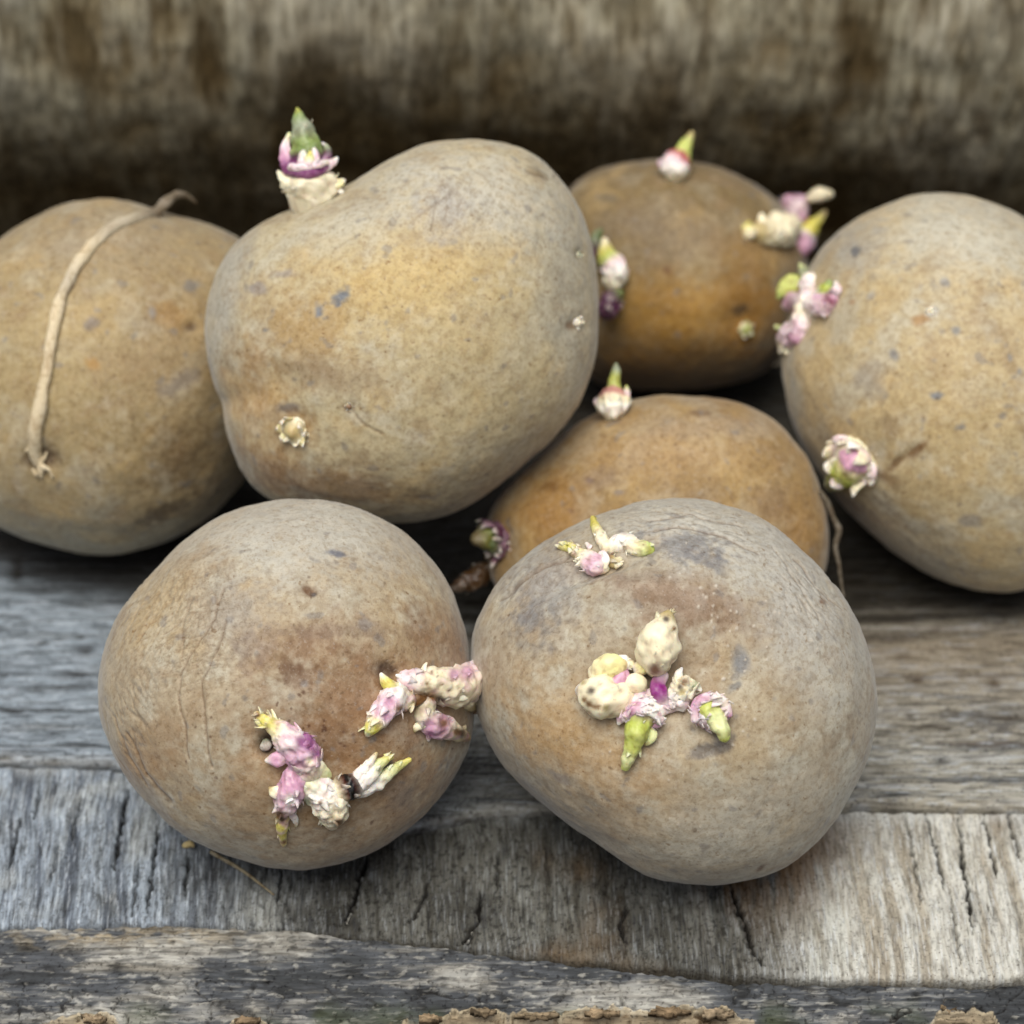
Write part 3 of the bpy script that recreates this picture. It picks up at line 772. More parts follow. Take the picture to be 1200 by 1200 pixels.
P7 = make_potato([(770, 463), (830, 465), (880, 478), (920, 505), (950, 545), (968, 600), (972, 640), (960, 690), (930, 730), (860, 760), (770, 765), (680, 755), (610, 725), (575, 680), (565, 630), (580, 585), (620, 545), (660, 510), (710, 478)],
    (0, 0, 1), 126, "half hidden tan potato between the biggest one and the front right one", lin(150, 122, 78),
    paints=[(780, 530, 130, 35, 0, (166, 136, 96), .5, .5), (820, 500, 100, 20, 0, (150, 132, 112), .5, .5), (640, 600, 60, 50, 30, (156, 112, 52), .6, .5), (645, 570, 16, 10, 0, (118, 82, 36), .6, .5), (700, 560, 30, 14, 0, (134, 114, 96), .5, .6), (940, 620, 40, 50, 0, (150, 108, 44), .6, .5), (905, 590, 30, 30, 0, (132, 110, 88), .5, .6), (820, 484, 20, 5, -10, (110, 82, 54), .7, .5), (725, 577, 8, 4, 0, (110, 104, 108), .6, .4), (690, 562, 6, 4, 0, (110, 90, 90), .6, .4), (668, 600, 4, 4, 0, (110, 74, 44), .7, .3)],
    dents=[(718, 485, 24, 12, 0, .001), (585, 640, 26, 24, 0, .002)], rest=Z_REAR, seed=7, scurf=.25, warm=.45)

POT = [P1, P2, P3, P4, P5, P6, P7]

# ------------------------------------------------------------------ sprouts
CREAM = lin(242, 234, 200); WHITE = lin(248, 243, 230); PINKW = lin(232, 212, 214); PINK = lin(206, 160, 184)
MAG = lin(148, 84, 134); YEL = lin(224, 216, 110); YG = lin(190, 200, 104); GRN = lin(136, 156, 90); BRW = lin(120, 84, 44)
DKB = lin(58, 42, 36); PALEG = lin(214, 220, 160); YB = lin(188, 172, 122); GREYG = lin(150, 160, 130); DPUR = lin(84, 50, 70)


def catmull(A, n):
    A = np.asarray(A, float)
    if len(A) == 2:
        t = np.linspace(0, 1, n)[:, None]
        return A[:1] * (1 - t) + A[1:] * t
    Q = np.concatenate([[2 * A[0] - A[1]], A, [2 * A[-1] - A[-2]]])
    out = []
    m = len(A) - 1
    for u in np.linspace(0, m - 1e-9, n):
        i = int(u); f = u - i
        p0, p1, p2, p3 = Q[i:i + 4]
        out.append(0.5 * (2 * p1 + (p2 - p0) * f + (2 * p0 - 5 * p1 + 4 * p2 - p3) * f * f + (3 * p1 - p0 - 3 * p2 + p3) * f ** 3))
    return np.array(out)


_sd = [100]


def tube_geo(Pn, Rn, Cn, ref, sides=22, rough=0.16, lump=1.3, flat=1.0, spikes=0, spike_len=0.0010, pink=0.0, step=0.0003, spike_col=None):
    _sd[0] += 1
    sd_ = _sd[0]
    Pn = np.asarray(Pn, float)
    Ltot = np.linalg.norm(np.diff(Pn, axis=0), axis=1).sum()
    n = int(np.clip(Ltot / step, 8, 60))
    if step < 0.0005 and sides == 22:
        sides = int(np.clip(2 * math.pi * max(Rn) / 0.00030, 14, 60))
    Q = catmull(Pn, n); R = np.maximum(catmull(np.asarray(Rn)[:, None], n)[:, 0], 5e-5); Cc = np.clip(catmull(Cn, n), 0, 1)
    T = np.gradient(Q, axis=0); T /= np.maximum(np.linalg.norm(T, axis=1, keepdims=True), 1e-9)
    # rounded ends
    ext0 = [Q[0] - T[0] * R[0] * k for k in (0.8, 0.45)]; r0 = [R[0] * 0.25, R[0] * 0.75]
    ext1 = [Q[-1] + T[-1] * R[-1] * k for k in (0.45, 0.8)]; r1 = [R[-1] * 0.75, R[-1] * 0.25]
    Q = np.concatenate([ext0, Q, ext1]); R = np.concatenate([r0, R, r1]); T = np.concatenate([T[:1], T[:1], T, T[-1:], T[-1:]])
    Cc = np.concatenate([Cc[:1], Cc[:1], Cc, Cc[-1:], Cc[-1:]])
    n = len(Q)
    N = ref - (T @ ref)[:, None] * T
    bad = np.linalg.norm(N, axis=1) < 0.15
    N[bad] = UP - (T[bad] @ UP)[:, None] * T[bad]
    N /= np.linalg.norm(N, axis=1, keepdims=True)
    B = np.cross(T, N)
    a = np.linspace(0, 2 * np.pi, sides, endpoint=False)
    V = Q[:, None] + R[:, None, None] * (np.cos(a)[None, :, None] * B[:, None] + flat * np.sin(a)[None, :, None] * N[:, None])
    V = V.reshape(-1, 3)
    Nv = (np.cos(a)[None, :, None] * B[:, None] + np.sin(a)[None, :, None] * N[:, None]).reshape(-1, 3)
    Rv = np.repeat(R, sides)
    mm = V * 1000
    nz = fbm(mm / (lump * 1.35), 2, sd_ * 0.37)
    nb = noise(mm / 2.6, sd_ * 0.53)
    rid = 1 - 2 * np.abs(fbm(mm / 0.9, 2, sd_ * 0.19))
    V = V + Nv * (Rv * (rough * nz + 0.14 * nb) + np.minimum(Rv * 0.08, 0.00005) * rid)[:, None]
    C = np.repeat(Cc, sides, 0)
    C = mixc(C, PINK, min(1, 1.3 * pink) * sm(-0.1, 0.6, noise(mm / 2.4, sd_ * 0.71)))
    C = mixc(C, MAG, 0.6 * pink * sm(0.25, 0.7, noise(mm / 1.6, sd_ * 0.77)))
    C = mixc(C, C * np.array([0.66, 0.55, 0.50]), sm(0.0, 0.5, -nz - 0.3 * rid) * 0.6)
    C = mixc(C, np.minimum(C * 0.55 + 0.45 * WHITE, 1), sm(0.2, 0.8, nz + 0.5 * rid) * 0.5 * (1 if pink else 0.35))
    br = fbm(mm / 1.1, 3, sd_ * 0.91)
    C = mixc(C, BRW, sm(0.48, 0.85, br) * 0.4)
    F = grid_faces(n, sides, wrap_c=True)
    Vs, Fs, Cs = [V], [F], [C]
    base = len(V)
    tri = []
    r_ = np.random.default_rng(sd_)
    for _ in range(int(spikes * 1.15)):
        i = int(r_.integers(2, n - 3)); j = int(r_.integers(0, sides)); k = i * sides + j
        L = spike_len * r_.uniform(0.5, 1.6); wv = L * r_.uniform(0.4, 0.75)
        d = Nv[k] * 0.6 + T[i] * r_.uniform(0.3, 1.5) + r_.normal(size=3) * 0.25
        d /= np.linalg.norm(d)
        e1 = np.cross(d, T[i] + 0.01); e1 /= np.linalg.norm(e1); e2 = np.cross(d, e1)
        b = V[k] - d * L * 0.25
        m = 6
        aa = np.linspace(0, 2 * np.pi, m, endpoint=False)
        rings = [b + wv * (np.cos(aa)[:, None] * e1 + 0.4 * np.sin(aa)[:, None] * e2),
                 b + d * L * 0.6 + wv * 0.62 * (np.cos(aa)[:, None] * e1 + 0.3 * np.sin(aa)[:, None] * e2),
                 b + d * L * 1.0 + T[i] * L * 0.2 + wv * 0.26 * (np.cos(aa)[:, None] * e1 + 0.4 * np.sin(aa)[:, None] * e2)]
        VV = np.concatenate(rings + [[b + d * L * 1.05 + T[i] * L * 0.24]])
        Vs.append(VV)
        f = grid_faces(3, m, wrap_c=True) + base
        Fs.append(f)
        kk = np.arange(m)
        tri.append(np.stack([12 + kk, 12 + (kk + 1) % m, np.full(m, 18)], -1) + base)
        cc = C[k] * 0.6 + (spike_col if spike_col is not None else WHITE) * 0.4
        tipc = cc * 0.75 + 0.25 * YB
        Cs.append(np.concatenate([np.tile(C[k], (6, 1)), np.tile(cc, (6, 1)), np.tile(tipc, (7, 1))]))
        base += len(VV)
    V = np.concatenate(Vs); C = np.concatenate(Cs)
    F = [np.concatenate(Fs)] + ([np.concatenate(tri)] if tri else [])
    kk = np.arange(sides)
    caps = np.concatenate([np.stack([np.zeros(sides - 2, int), kk[2:], kk[1:-1]], -1), (n - 1) * sides + np.stack([np.zeros(sides - 2, int), kk[1:-1], kk[2:]], -1)])
    F = [F[0], np.concatenate(F[1:] + [caps])]
    return V, F, C


def place_path(p, crop, nodes, lm=0.6, anchor=None):
    """picture points on a potato -> points lifted off its skin; nodes (x, y, r, colour[, lift in radii])"""
    ox, oy, sc = crop
    out, rad, col = [], [], []
    tprev = None
    if anchor is not None:
        q, nn, _ = surf(p, ox + sc * anchor[0], oy + sc * anchor[1])
        tprev = (q - CAM) @ AX
    for nd in nodes:
        x, y = ox + sc * nd[0], oy + sc * nd[1]
        r = nd[2] * sc * p.s
        l = nd[4] if len(nd) > 4 else lm
        q, nn, miss = surf(p, x, y)
        if anchor is None and miss < 5 and (tprev is None or abs(((q - CAM) @ AX) - tprev) < 0.02):
            w = q + nn * (r * l)
            rr = ray(x, y)
            t = (w - CAM) @ AX
            w = CAM + rr * t                       # keep the picture position, take the lifted depth
        else:
            t = (tprev if tprev is not None else ((q - CAM) @ AX)) - (r * l if anchor is not None else 0)
            w = CAM + ray(x, y) * t
        if anchor is None:
            tprev = (w - CAM) @ AX
        out.append(w); rad.append(r); col.append(nd[3])
    return np.array(out), np.array(rad), np.array(col)


def sprout(p, crop, segs, anchor=None, label=None):
    """first segment is the sprout itself, the others are its shoots, buds and scales"""
    main = None
    for name, nodes, kw in segs:
        kw = dict(kw)
        an = kw.pop('anchor', anchor); lm = kw.pop('lm', 0.6); spots = kw.pop('spots', ())
        Pn, Rn, Cn = place_path(p, crop, nodes, lm, an)
        ref = -AX
        V, F, C = tube_geo(Pn, Rn, Cn, ref, **kw)
        if spots:
            pv, _ = proj(V)
            pv = pv + 0.9 * np.stack([noise(V * 1400, 3), noise(V * 1400, 4)], -1)
            for (sx, sy, sr, sc_) in spots:
                gk = np.exp(-((pv[:, 0] - crop[0] - crop[2] * sx) ** 2 + (pv[:, 1] - crop[1] - crop[2] * sy) ** 2) / (sr * crop[2]) ** 2)
                C = mixc(C, sc_, np.minimum(1, 1.4 * gk) * 0.9)
                V = V + AX * (0.25 * sr * crop[2] * p.s * gk)[:, None]
        o = mesh_obj(name, V, F, M_SPROUT, C, p.root if main is None else main, V.mean(0))
        if main is None:
            main = o
            if label:
                o['label'] = label
    return main


SK = dict(spikes=26, spike_len=.0012)
A = (280, 740, .25)
sprout(P1, A, [
    ("sprout", [(335, 650, 62, CREAM), (300, 580, 80, MAG * .6 + PINKW * .4), (235, 510, 66, PINKW, .9), (185, 462, 46, CREAM, 1.2), (125, 418, 28, YEL, 1.8), (80, 385, 14, YB, 3)], dict(spots=[(300, 520, 26, MAG), (335, 535, 24, MAG), (365, 570, 20, MAG), (250, 430, 26, PINK), (220, 600, 24, PINK), (88, 392, 12, BRW), (330, 610, 16, CREAM)], spikes=34, spike_len=.0014, pink=.5, rough=.2)),
    ("shoot", [(270, 650, 48, PINK), (250, 730, 66, PINK), (225, 800, 58, PINKW), (212, 850, 36, YB), (200, 920, 26, YEL, 1.2), (210, 1000, 13, YB, 2)], dict(spots=[(160, 770, 18, BRW), (190, 862, 22, BRW), (200, 880, 14, DKB), (212, 990, 8, BRW), (240, 790, 24, WHITE)], spikes=22, spike_len=.0012, pink=.6)),
    ("shoot", [(310, 680, 46, PALEG), (375, 745, 72, WHITE), (430, 810, 82, CREAM), (440, 885, 48, CREAM)], dict(spots=[(380, 800, 9, BRW), (470, 898, 20, BRW), (320, 800, 20, GREYG), (400, 700, 20, PINKW)], spikes=26, spike_len=.0012, pink=.15)),
    ("shoot", [(455, 755, 54, CREAM, .9), (495, 738, 60, lin(96, 74, 58), .9), (522, 730, 58, lin(70, 54, 46), .9), (552, 717, 52, WHITE), (610, 668, 44, WHITE, 1.2), (660, 620, 26, PALEG, 2), (715, 585, 12, YEL, 4)], dict(spikes=12, spike_len=.0012)),
    ("shoot", [(560, 745, 40, WHITE), (640, 710, 36, WHITE, 1.2), (720, 650, 24, PALEG, 2.2), (800, 600, 11, YEL, 4.5)], dict(spikes=6)),
    ("shoot", [(560, 680, 30, WHITE, 1.6), (610, 620, 20, WHITE, 3), (645, 572, 8, YB, 6)], dict(spikes=2)),
    ("scale_leaf", [(330, 610, 30, WHITE, 2), (370, 640, 36, CREAM, 2), (410, 670, 22, PALEG, 2.5), (425, 690, 8, YB, 5)], dict(flat=.5)),
    ("scale_leaf", [(220, 590, 30, PINKW, 1.5), (170, 600, 34, PINK, 1.6), (130, 605, 12, WHITE, 3)], dict(flat=.5)),
    ("scale_leaf", [(250, 520, 40, MAG, 2.0), (310, 530, 45, MAG, 2.0), (370, 580, 22, PINK, 2.6)], dict(flat=.5, spikes=10, spike_col=PINKW)),
    ("scale_leaf", [(200, 760, 30, PINKW, 1.8), (165, 750, 28, CREAM, 1.8), (145, 735, 10, YB, 3)], dict(flat=.6)),
    ("scale_leaf", [(245, 850, 22, PINKW, 2), (265, 890, 14, WHITE, 2), (268, 915, 6, YB, 3)], dict(flat=.6)),
    ("bud", [(128, 520, 22, GREYG, .4), (130, 540, 28, lin(190, 186, 176), .8), (138, 552, 12, DKB, 1.2)], dict(rough=.08)),
], label="pink and cream sprout with yellow tips, left of the pair on its potato")
sprout(P1, A, [
    ("sprout", [(775, 225, 42, PINKW), (850, 240, 66, CREAM), (935, 255, 80, CREAM, .8), (1015, 260, 92, CREAM, .9), (1075, 235, 84, PINKW, 1), (1095, 215, 50, PINKW, 1)], dict(spots=[(895, 322, 46, BRW), (860, 310, 26, BRW), (940, 320, 22, DKB), (1092, 362, 26, DKB), (906, 190, 6, BRW), (882, 244, 6, BRW), (952, 246, 7, BRW), (1002, 232, 6, BRW), (1040, 282, 6, BRW), (930, 210, 5, BRW), (985, 275, 6, BRW), (1060, 215, 5, BRW), (1010, 200, 26, PINK), (1070, 190, 34, PINK)], spikes=30, spike_len=.0012, pink=.4, rough=.14)),
    ("shoot", [(790, 325, 46, YB), (735, 310, 64, WHITE), (695, 350, 62, PINKW), (655, 405, 48, PINKW), (625, 450, 34, YEL, 1.0), (605, 480, 18, YG, 1.6)], dict(spots=[(750, 362, 15, BRW), (785, 410, 14, BRW), (605, 485, 10, GREYG), (700, 330, 26, PINK), (690, 400, 18, PINK)], spikes=30, spike_len=.0012, pink=.5)),
    ("shoot", [(720, 270, 34, CREAM, 1.2), (690, 240, 26, YEL, 2.4), (668, 200, 10, WHITE, 6)], dict()),
    ("shoot", [(880, 320, 48, BRW), (868, 385, 50, CREAM * .8), (915, 435, 60, PINK), (985, 460, 46, CREAM, .9), (1045, 485, 30, YB, 1.3), (1075, 500, 14, YB, 2)], dict(spots=[(1045, 478, 20, DKB), (1020, 470, 18, BRW), (960, 430, 20, BRW), (895, 440, 30, PINK), (900, 480, 18, MAG * .6 + PINK * .4)], spikes=20, spike_len=.0011, pink=.5)),
    ("scale_leaf", [(800, 335, 22, BRW, 2.2), (850, 315, 24, BRW * .8, 2.4), (905, 305, 20, BRW * .6, 3.2), (950, 312, 12, DKB, 4)], dict(flat=.6, rough=.3)),
    ("shoot", [(1085, 185, 40, PINKW, 1.6), (1120, 158, 26, PALEG, 2.4), (1138, 142, 16, YG, 3)], dict(spikes=3)),
    ("scale_leaf", [(1100, 225, 26, CREAM, 2.4), (1140, 208, 14, CREAM, 4), (1172, 200, 6, WHITE, 8)], dict(flat=.6)),
    ("shoot", [(1060, 310, 50, CREAM, 1.4), (1085, 345, 28, YB, 2), (1098, 368, 14, BRW, 3.4)], dict(spikes=4)),
    ("scale_leaf", [(800, 230, 24, PINK, 2), (765, 215, 16, PINKW, 2.6), (738, 205, 6, WHITE, 5)], dict(flat=.6)),
    ("scale_leaf", [(865, 430, 22, CREAM, 2), (835, 450, 18, CREAM, 2.2), (825, 468, 7, YB, 3)], dict(flat=.6)),
    ("scale_leaf", [(895, 460, 20, PINK, 2), (890, 490, 14, PINK, 2.2), (888, 512, 6, WHITE, 3)], dict(flat=.6)),
], label="cream and pink sprout reaching right towards the neighbouring potato")
Bc = (640, 700, .2)
sprout(P2, Bc, [
    ("sprout", [(520, 600, 74, PINKW), (570, 630, 88, PINKW), (640, 640, 70, WHITE), (720, 620, 52, PINKW), (790, 600, 66, WHITE)], dict(spikes=30, spike_len=.0011, pink=.6, rough=.2)),
    ("bud", [(640, 425, 56, CREAM, .6), (645, 345, 108, CREAM, .9), (665, 250, 122, CREAM, 1.0), (695, 165, 72, CREAM, 1.3), (712, 110, 40, YB, 2.0), (718, 88, 18, YB, 3.6)], dict(spots=[(704, 126, 17, DKB), (750, 182, 13, BRW), (640, 425, 30, BRW), (560, 160, 10, YB), (790, 240, 14, PINK)], spikes=40, spike_len=.0008, rough=.07, lump=2, spike_col=CREAM)),  # dark spot near the tip paints the shade inside its hole
    ("bud", [(470, 560, 70, CREAM, .6), (400, 585, 108, CREAM, .8), (320, 575, 122, CREAM, .9), (255, 555, 92, CREAM, 1.0), (205, 545, 40, WHITE, 1.6)], dict(spots=[(262, 548, 24, DKB), (222, 600, 15, BRW), (250, 626, 17, BRW), (285, 640, 15, BRW), (310, 640, 12, BRW), (215, 500, 14, YB), (350, 650, 20, YB)], spikes=10, spike_len=.0008, rough=.10, lump=2.2)),  # darkest spot paints the shaded hollow of this bud
    ("scale_leaf", [(285, 455, 46, CREAM, 2.0), (350, 400, 62, YEL * .6 + WHITE * .4, 2.0), (420, 410, 56, YEL * .5 + CREAM * .5, 2.0), (455, 450, 24, PINK, 3)], dict(flat=.7, rough=.12)),
    ("scale_leaf", [(360, 490, 20, PINKW, 5.6), (410, 495, 34, PINK, 3.8), (455, 455, 30, PINK, 3.8), (470, 420, 12, MAG, 6)], dict(flat=.6)),
    ("scale_leaf", [(238, 515, 12, BRW, 15), (262, 548, 20, DKB, 9.8), (284, 574, 9, BRW, 23)], dict(flat=.4, rough=.05)),  # dark strip laid over the cream bud as its shaded hollow
    ("scale_leaf", [(212, 592, 9, YB, 14), (255, 625, 13, BRW, 12), (310, 640, 9, YB, 22)], dict(flat=.5, rough=.05)),
    ("bud", [(540, 420, 40, WHITE, 1.2), (575, 400, 48, YEL * .7 + WHITE * .3, 1.6), (595, 385, 24, YEL, 3)], dict(rough=.1)),
    ("bud", [(480, 500, 36, WHITE, 2.2), (530, 505, 54, CREAM, 2.2), (560, 530, 36, PALEG, 2.6)], dict(rough=.1)),
    ("scale_leaf", [(420, 360, 20, WHITE, 2), (455, 375, 34, WHITE, 1.8), (500, 390, 26, CREAM, 2)], dict(flat=.6, spikes=10, spike_len=.0009)),
    ("scale_leaf", [(690, 455, 32, PINKW, 2.0), (655, 510, 40, MAG, 2.6), (668, 575, 44, MAG, 2.6), (700, 640, 18, WHITE, 3.6)], dict(flat=.6, rough=.1)),
    ("shoot", [(555, 690, 104, PINK, .8), (540, 740, 78, YG, 1.1), (528, 800, 66, YG, 1.2), (508, 870, 46, YG, 1.4), (480, 945, 38, PALEG, 1.5), (462, 1000, 22, YG, 2)], dict(rough=.1, spikes=4)),
    ("scale_leaf", [(452, 712, 24, PINKW, 6.2), (500, 668, 26, PINK, 7.4), (560, 655, 28, PINKW, 7.4), (620, 672, 26, WHITE, 7.2), (675, 720, 22, PINKW, 6.0)], dict(flat=.6, spikes=26, spike_len=.0011, pink=.5)),
    ("scale_leaf", [(870, 720, 22, PINKW, 5), (880, 620, 24, PINK, 6), (960, 580, 24, PINKW, 6.5), (1040, 610, 24, WHITE, 6), (1075, 690, 18, PINK, 6)], dict(flat=.6, spikes=26, spike_len=.0011, pink=.5)),
    ("scale_leaf", [(450, 640, 26, PINK, 2.4), (440, 700, 32, PINK, 2.2), (425, 740, 12, WHITE, 4)], dict(flat=.5)),
    ("scale_leaf", [(600, 690, 36, PINKW, 2.4), (650, 720, 40, PINK, 2.2), (690, 715, 16, WHITE, 4)], dict(flat=.5, spikes=8)),
    ("scale_leaf", [(590, 770, 24, YG, 2.4), (625, 810, 26, PALEG, 2.2), (600, 850, 16, PALEG, 2.6), (575, 862, 7, YB, 4)], dict(flat=.5)),
    ("bud", [(770, 590, 56, WHITE, 1), (800, 540, 72, CREAM, 1.1), (815, 500, 52, CREAM, 1.4)], dict(spots=[(810, 500, 24, BRW), (785, 525, 16, DKB), (860, 530, 16, GREYG), (800, 560, 18, YB)], spikes=24, spike_len=.0016, rough=.22)),
    ("scale_leaf", [(765, 500, 24, CREAM, 3), (775, 450, 22, WHITE, 3.4), (795, 415, 8, WHITE, 7)], dict(flat=.5)),
    ("scale_leaf", [(840, 500, 26, CREAM, 3), (880, 520, 24, GREYG, 3), (905, 545, 10, WHITE, 6)], dict(flat=.5)),
    ("scale_leaf", [(735, 520, 16, GREYG, 4.5), (745, 560, 20, GREYG, 4), (730, 610, 10, WHITE, 6)], dict(flat=.5)),
    ("shoot", [(900, 640, 60, PINK, .6), (960, 670, 96, PINKW, .6), (1005, 680, 84, PINK, .7)], dict(spikes=40, spike_len=.0014, pink=.7, rough=.2)),
    ("shoot", [(945, 650, 58, YG, 2.0), (990, 710, 56, PALEG, 2.2), (1030, 775, 44, PALEG, 2.6), (1045, 825, 30, YG, 3.2)], dict(rough=.12)),
    ("scale_leaf", [(960, 610, 24, CREAM, 4.5), (1010, 640, 28, WHITE, 4), (1020, 680, 10, PALEG, 9)], dict(flat=.5)),
], label="many headed sprout of cream buds, purple scales and two green shoots")
Cc_ = (640, 590, 140 / 1200)
sprout(P2, Cc_, [
    ("sprout", [(590, 650, 56, CREAM), (500, 620, 108, PINK * .6 + PINKW * .4), (410, 560, 98, CREAM), (330, 510, 68, YEL * .6 + CREAM * .4, 1), (235, 445, 56, YEL, 1.4), (130, 425, 38, YB, 2.2)], dict(spikes=26, spike_len=.0010, pink=.4)),
    ("shoot", [(620, 440, 66, CREAM, 1.2), (550, 340, 60, CREAM, 2.0), (495, 235, 44, YEL, 3.4), (470, 150, 26, YEL, 6.4)], dict(spikes=4)),
    ("shoot", [(620, 450, 66, CREAM), (720, 400, 92, WHITE), (820, 390, 92, WHITE * .8 + GREYG * .2), (900, 440, 76, CREAM), (980, 450, 84, PALEG), (1050, 465, 50, YG)], dict(spikes=12, spike_len=.0008, rough=.12)),
    ("bud", [(620, 560, 48, BRW), (690, 590, 62, YB), (740, 560, 30, CREAM)], dict(spikes=10)),
    ("scale_leaf", [(560, 500, 40, PINKW, 2), (590, 560, 46, WHITE, 2.2), (590, 640, 30, CREAM, 3)], dict(flat=.5)),
    ("scale_leaf", [(440, 440, 30, PINKW, 2.6), (400, 400, 18, WHITE, 5)], dict(flat=.5)),
], label="small creamy sprout with yellow finger like shoots in a crease near the top")
Dc = (310, 110, .125)
sprout(P3, Dc, [
    ("sprout", [(405, 1040, 180, CREAM * .70, 0), (425, 965, 236, CREAM * .74, 0), (430, 870, 258, CREAM * .80, 0), (420, 790, 236, CREAM * .82, 0), (412, 745, 120, PINKW * .9, 0)], dict(rough=.10, lump=2.2, flat=.8, spikes=18, spike_len=.0011, pink=.1, spike_col=CREAM)),
    ("shoot", [(400, 690, 180, MAG, 0), (395, 600, 160, DPUR, 0), (390, 530, 140, GRN * .8, 0), (380, 450, 128, GRN, 0), (362, 360, 108, GREYG, 0), (338, 280, 84, GREYG, 0), (318, 200, 50, GRN, 0), (308, 140, 16, YG, 0)], dict(rough=.14, lump=1.8, spikes=5)),
    ("scale_leaf", [(175, 660, 34, MAG, 0), (230, 705, 58, MAG * .8, 2.2), (400, 720, 74, MAG * .85, 2.7), (545, 690, 58, MAG * .8, 2.2), (625, 640, 30, PINKW, 0)], dict(flat=.8, rough=.08)),
    ("scale_leaf", [(240, 690, 34, PINKW, 5.8), (320, 690, 36, PINKW, 6.6), (410, 680, 36, PINKW, 6.8), (500, 660, 36, PINKW, 6.6), (590, 640, 26, WHITE, 6.0)], dict(flat=.7, rough=.2, spikes=8)),
    ("scale_leaf", [(215, 660, 66, MAG, .6), (195, 570, 54, PINK, .6), (200, 470, 40, PINKW, .6), (232, 370, 14, PALEG, .6)], dict(flat=.5)),
    ("scale_leaf", [(540, 640, 60, MAG * .5 + PINK * .5, .6), (590, 560, 44, DPUR, .6), (575, 490, 24, GREYG, .6), (545, 460, 12, PINKW, 1)], dict(flat=.5)),
    ("bud", [(420, 670, 44, PINKW, 5.4), (425, 610, 46, PALEG, 4.8), (430, 550, 20, YEL, 10.0)], dict(rough=.12)),
    ("bud", [(345, 650, 40, PINKW, 5.6), (360, 575, 38, WHITE, 5.2), (368, 535, 16, WHITE, 11)], dict(rough=.12)),
    ("bud", [(490, 640, 38, PINK, 5.6), (475, 560, 34, PINKW, 5.4), (465, 515, 16, WHITE, 10.5)], dict(rough=.12)),
    ("scale_leaf", [(560, 700, 40, PINKW, 3), (640, 640, 36, PINKW, 2), (680, 600, 14, WHITE, 3)], dict(flat=.5)),
    ("scale_leaf", [(650, 860, 40, CREAM, 2), (710, 830, 40, YEL * .4 + CREAM * .6, 2), (750, 810, 16, WHITE, 3)], dict(flat=.5)),
    ("scale_leaf", [(670, 880, 30, CREAM, 2), (720, 920, 24, WHITE, 2), (745, 960, 10, WHITE, 2)], dict(flat=.5)),
    ("scale_leaf", [(220, 830, 56, CREAM, 2), (165, 780, 40, CREAM, 2), (125, 725, 14, CREAM, 2)], dict(flat=.5)),
], anchor=(400, 1060), label="upright cream sprout with a purple band and green pointed tip")


def rosette(p, x, y, r, cols, n=9, seed=0, inner=None, label=None, tilt=0.9, name="sprout"):
    """a low bud wrapped in a ring of small pointed scales"""
    q, nn, _ = surf(p, x, y)
    R = r * p.s
    e1 = np.cross(nn, UP); e1 /= np.linalg.norm(e1); e2 = np.cross(nn, e1)
    r_ = np.random.default_rng(seed)
    V, F, C = tube_geo([q - nn * R * .4, q + nn * R * .25, q + nn * R * .6], [R * .9, R * .85, R * .4], [cols[0], cols[0], inner if inner is not None else cols[1]], e1, rough=.16, spikes=10, spike_len=R * .35)
    main = mesh_obj(name, V, F, M_SPROUT, C, p.root, V.mean(0))
    if label:
        main['label'] = label
    for k in range(n):
        a = 2 * math.pi * k / n + r_.uniform(-.25, .25)
        d = math.cos(a) * e1 + math.sin(a) * e2
        h = r_.uniform(.35, .9)
        c1, c2 = cols[k % len(cols)], cols[(k + 1) % len(cols)]
        pts = [q + d * R * .45 + nn * R * .1, q + d * R * (.8) + nn * R * .4 * h, q + d * R * (.85 + .25 * r_.random()) + nn * R * (.9 * h), q + d * R * (.75 + .5 * r_.random()) + nn * R * 1.25 * h]
        V, F, C = tube_geo(pts, [R * .3, R * .36, R * .24, R * .06], [c1, c1, c2, WHITE * .8], d, rough=.14, flat=.4, sides=14)
        mesh_obj("scale_leaf", V, F, M_SPROUT, C, main, V.mean(0))
    return main


rosette(P3, 345, 503, 17, [CREAM * .85, lin(206, 196, 140), CREAM * .7], 8, 3, YB, "papery cream bud in a brown hollow")
rosette(P3, 676, 379, 7, [WHITE * .8, CREAM * .8], 4, 4, None, "tiny white fleck of a bud", name="bud")
rosette(P3, 677, 298, 4, [CREAM * .7, GREYG], 4, 5, None, name="bud")
rosette(P3, 409, 477, 5, [CREAM * .55, BRW], 4, 6, None, name="bud")
rosette(P6, 1092, 366, 5, [WHITE * .8, CREAM * .8], 3, 8, None, name="bud")

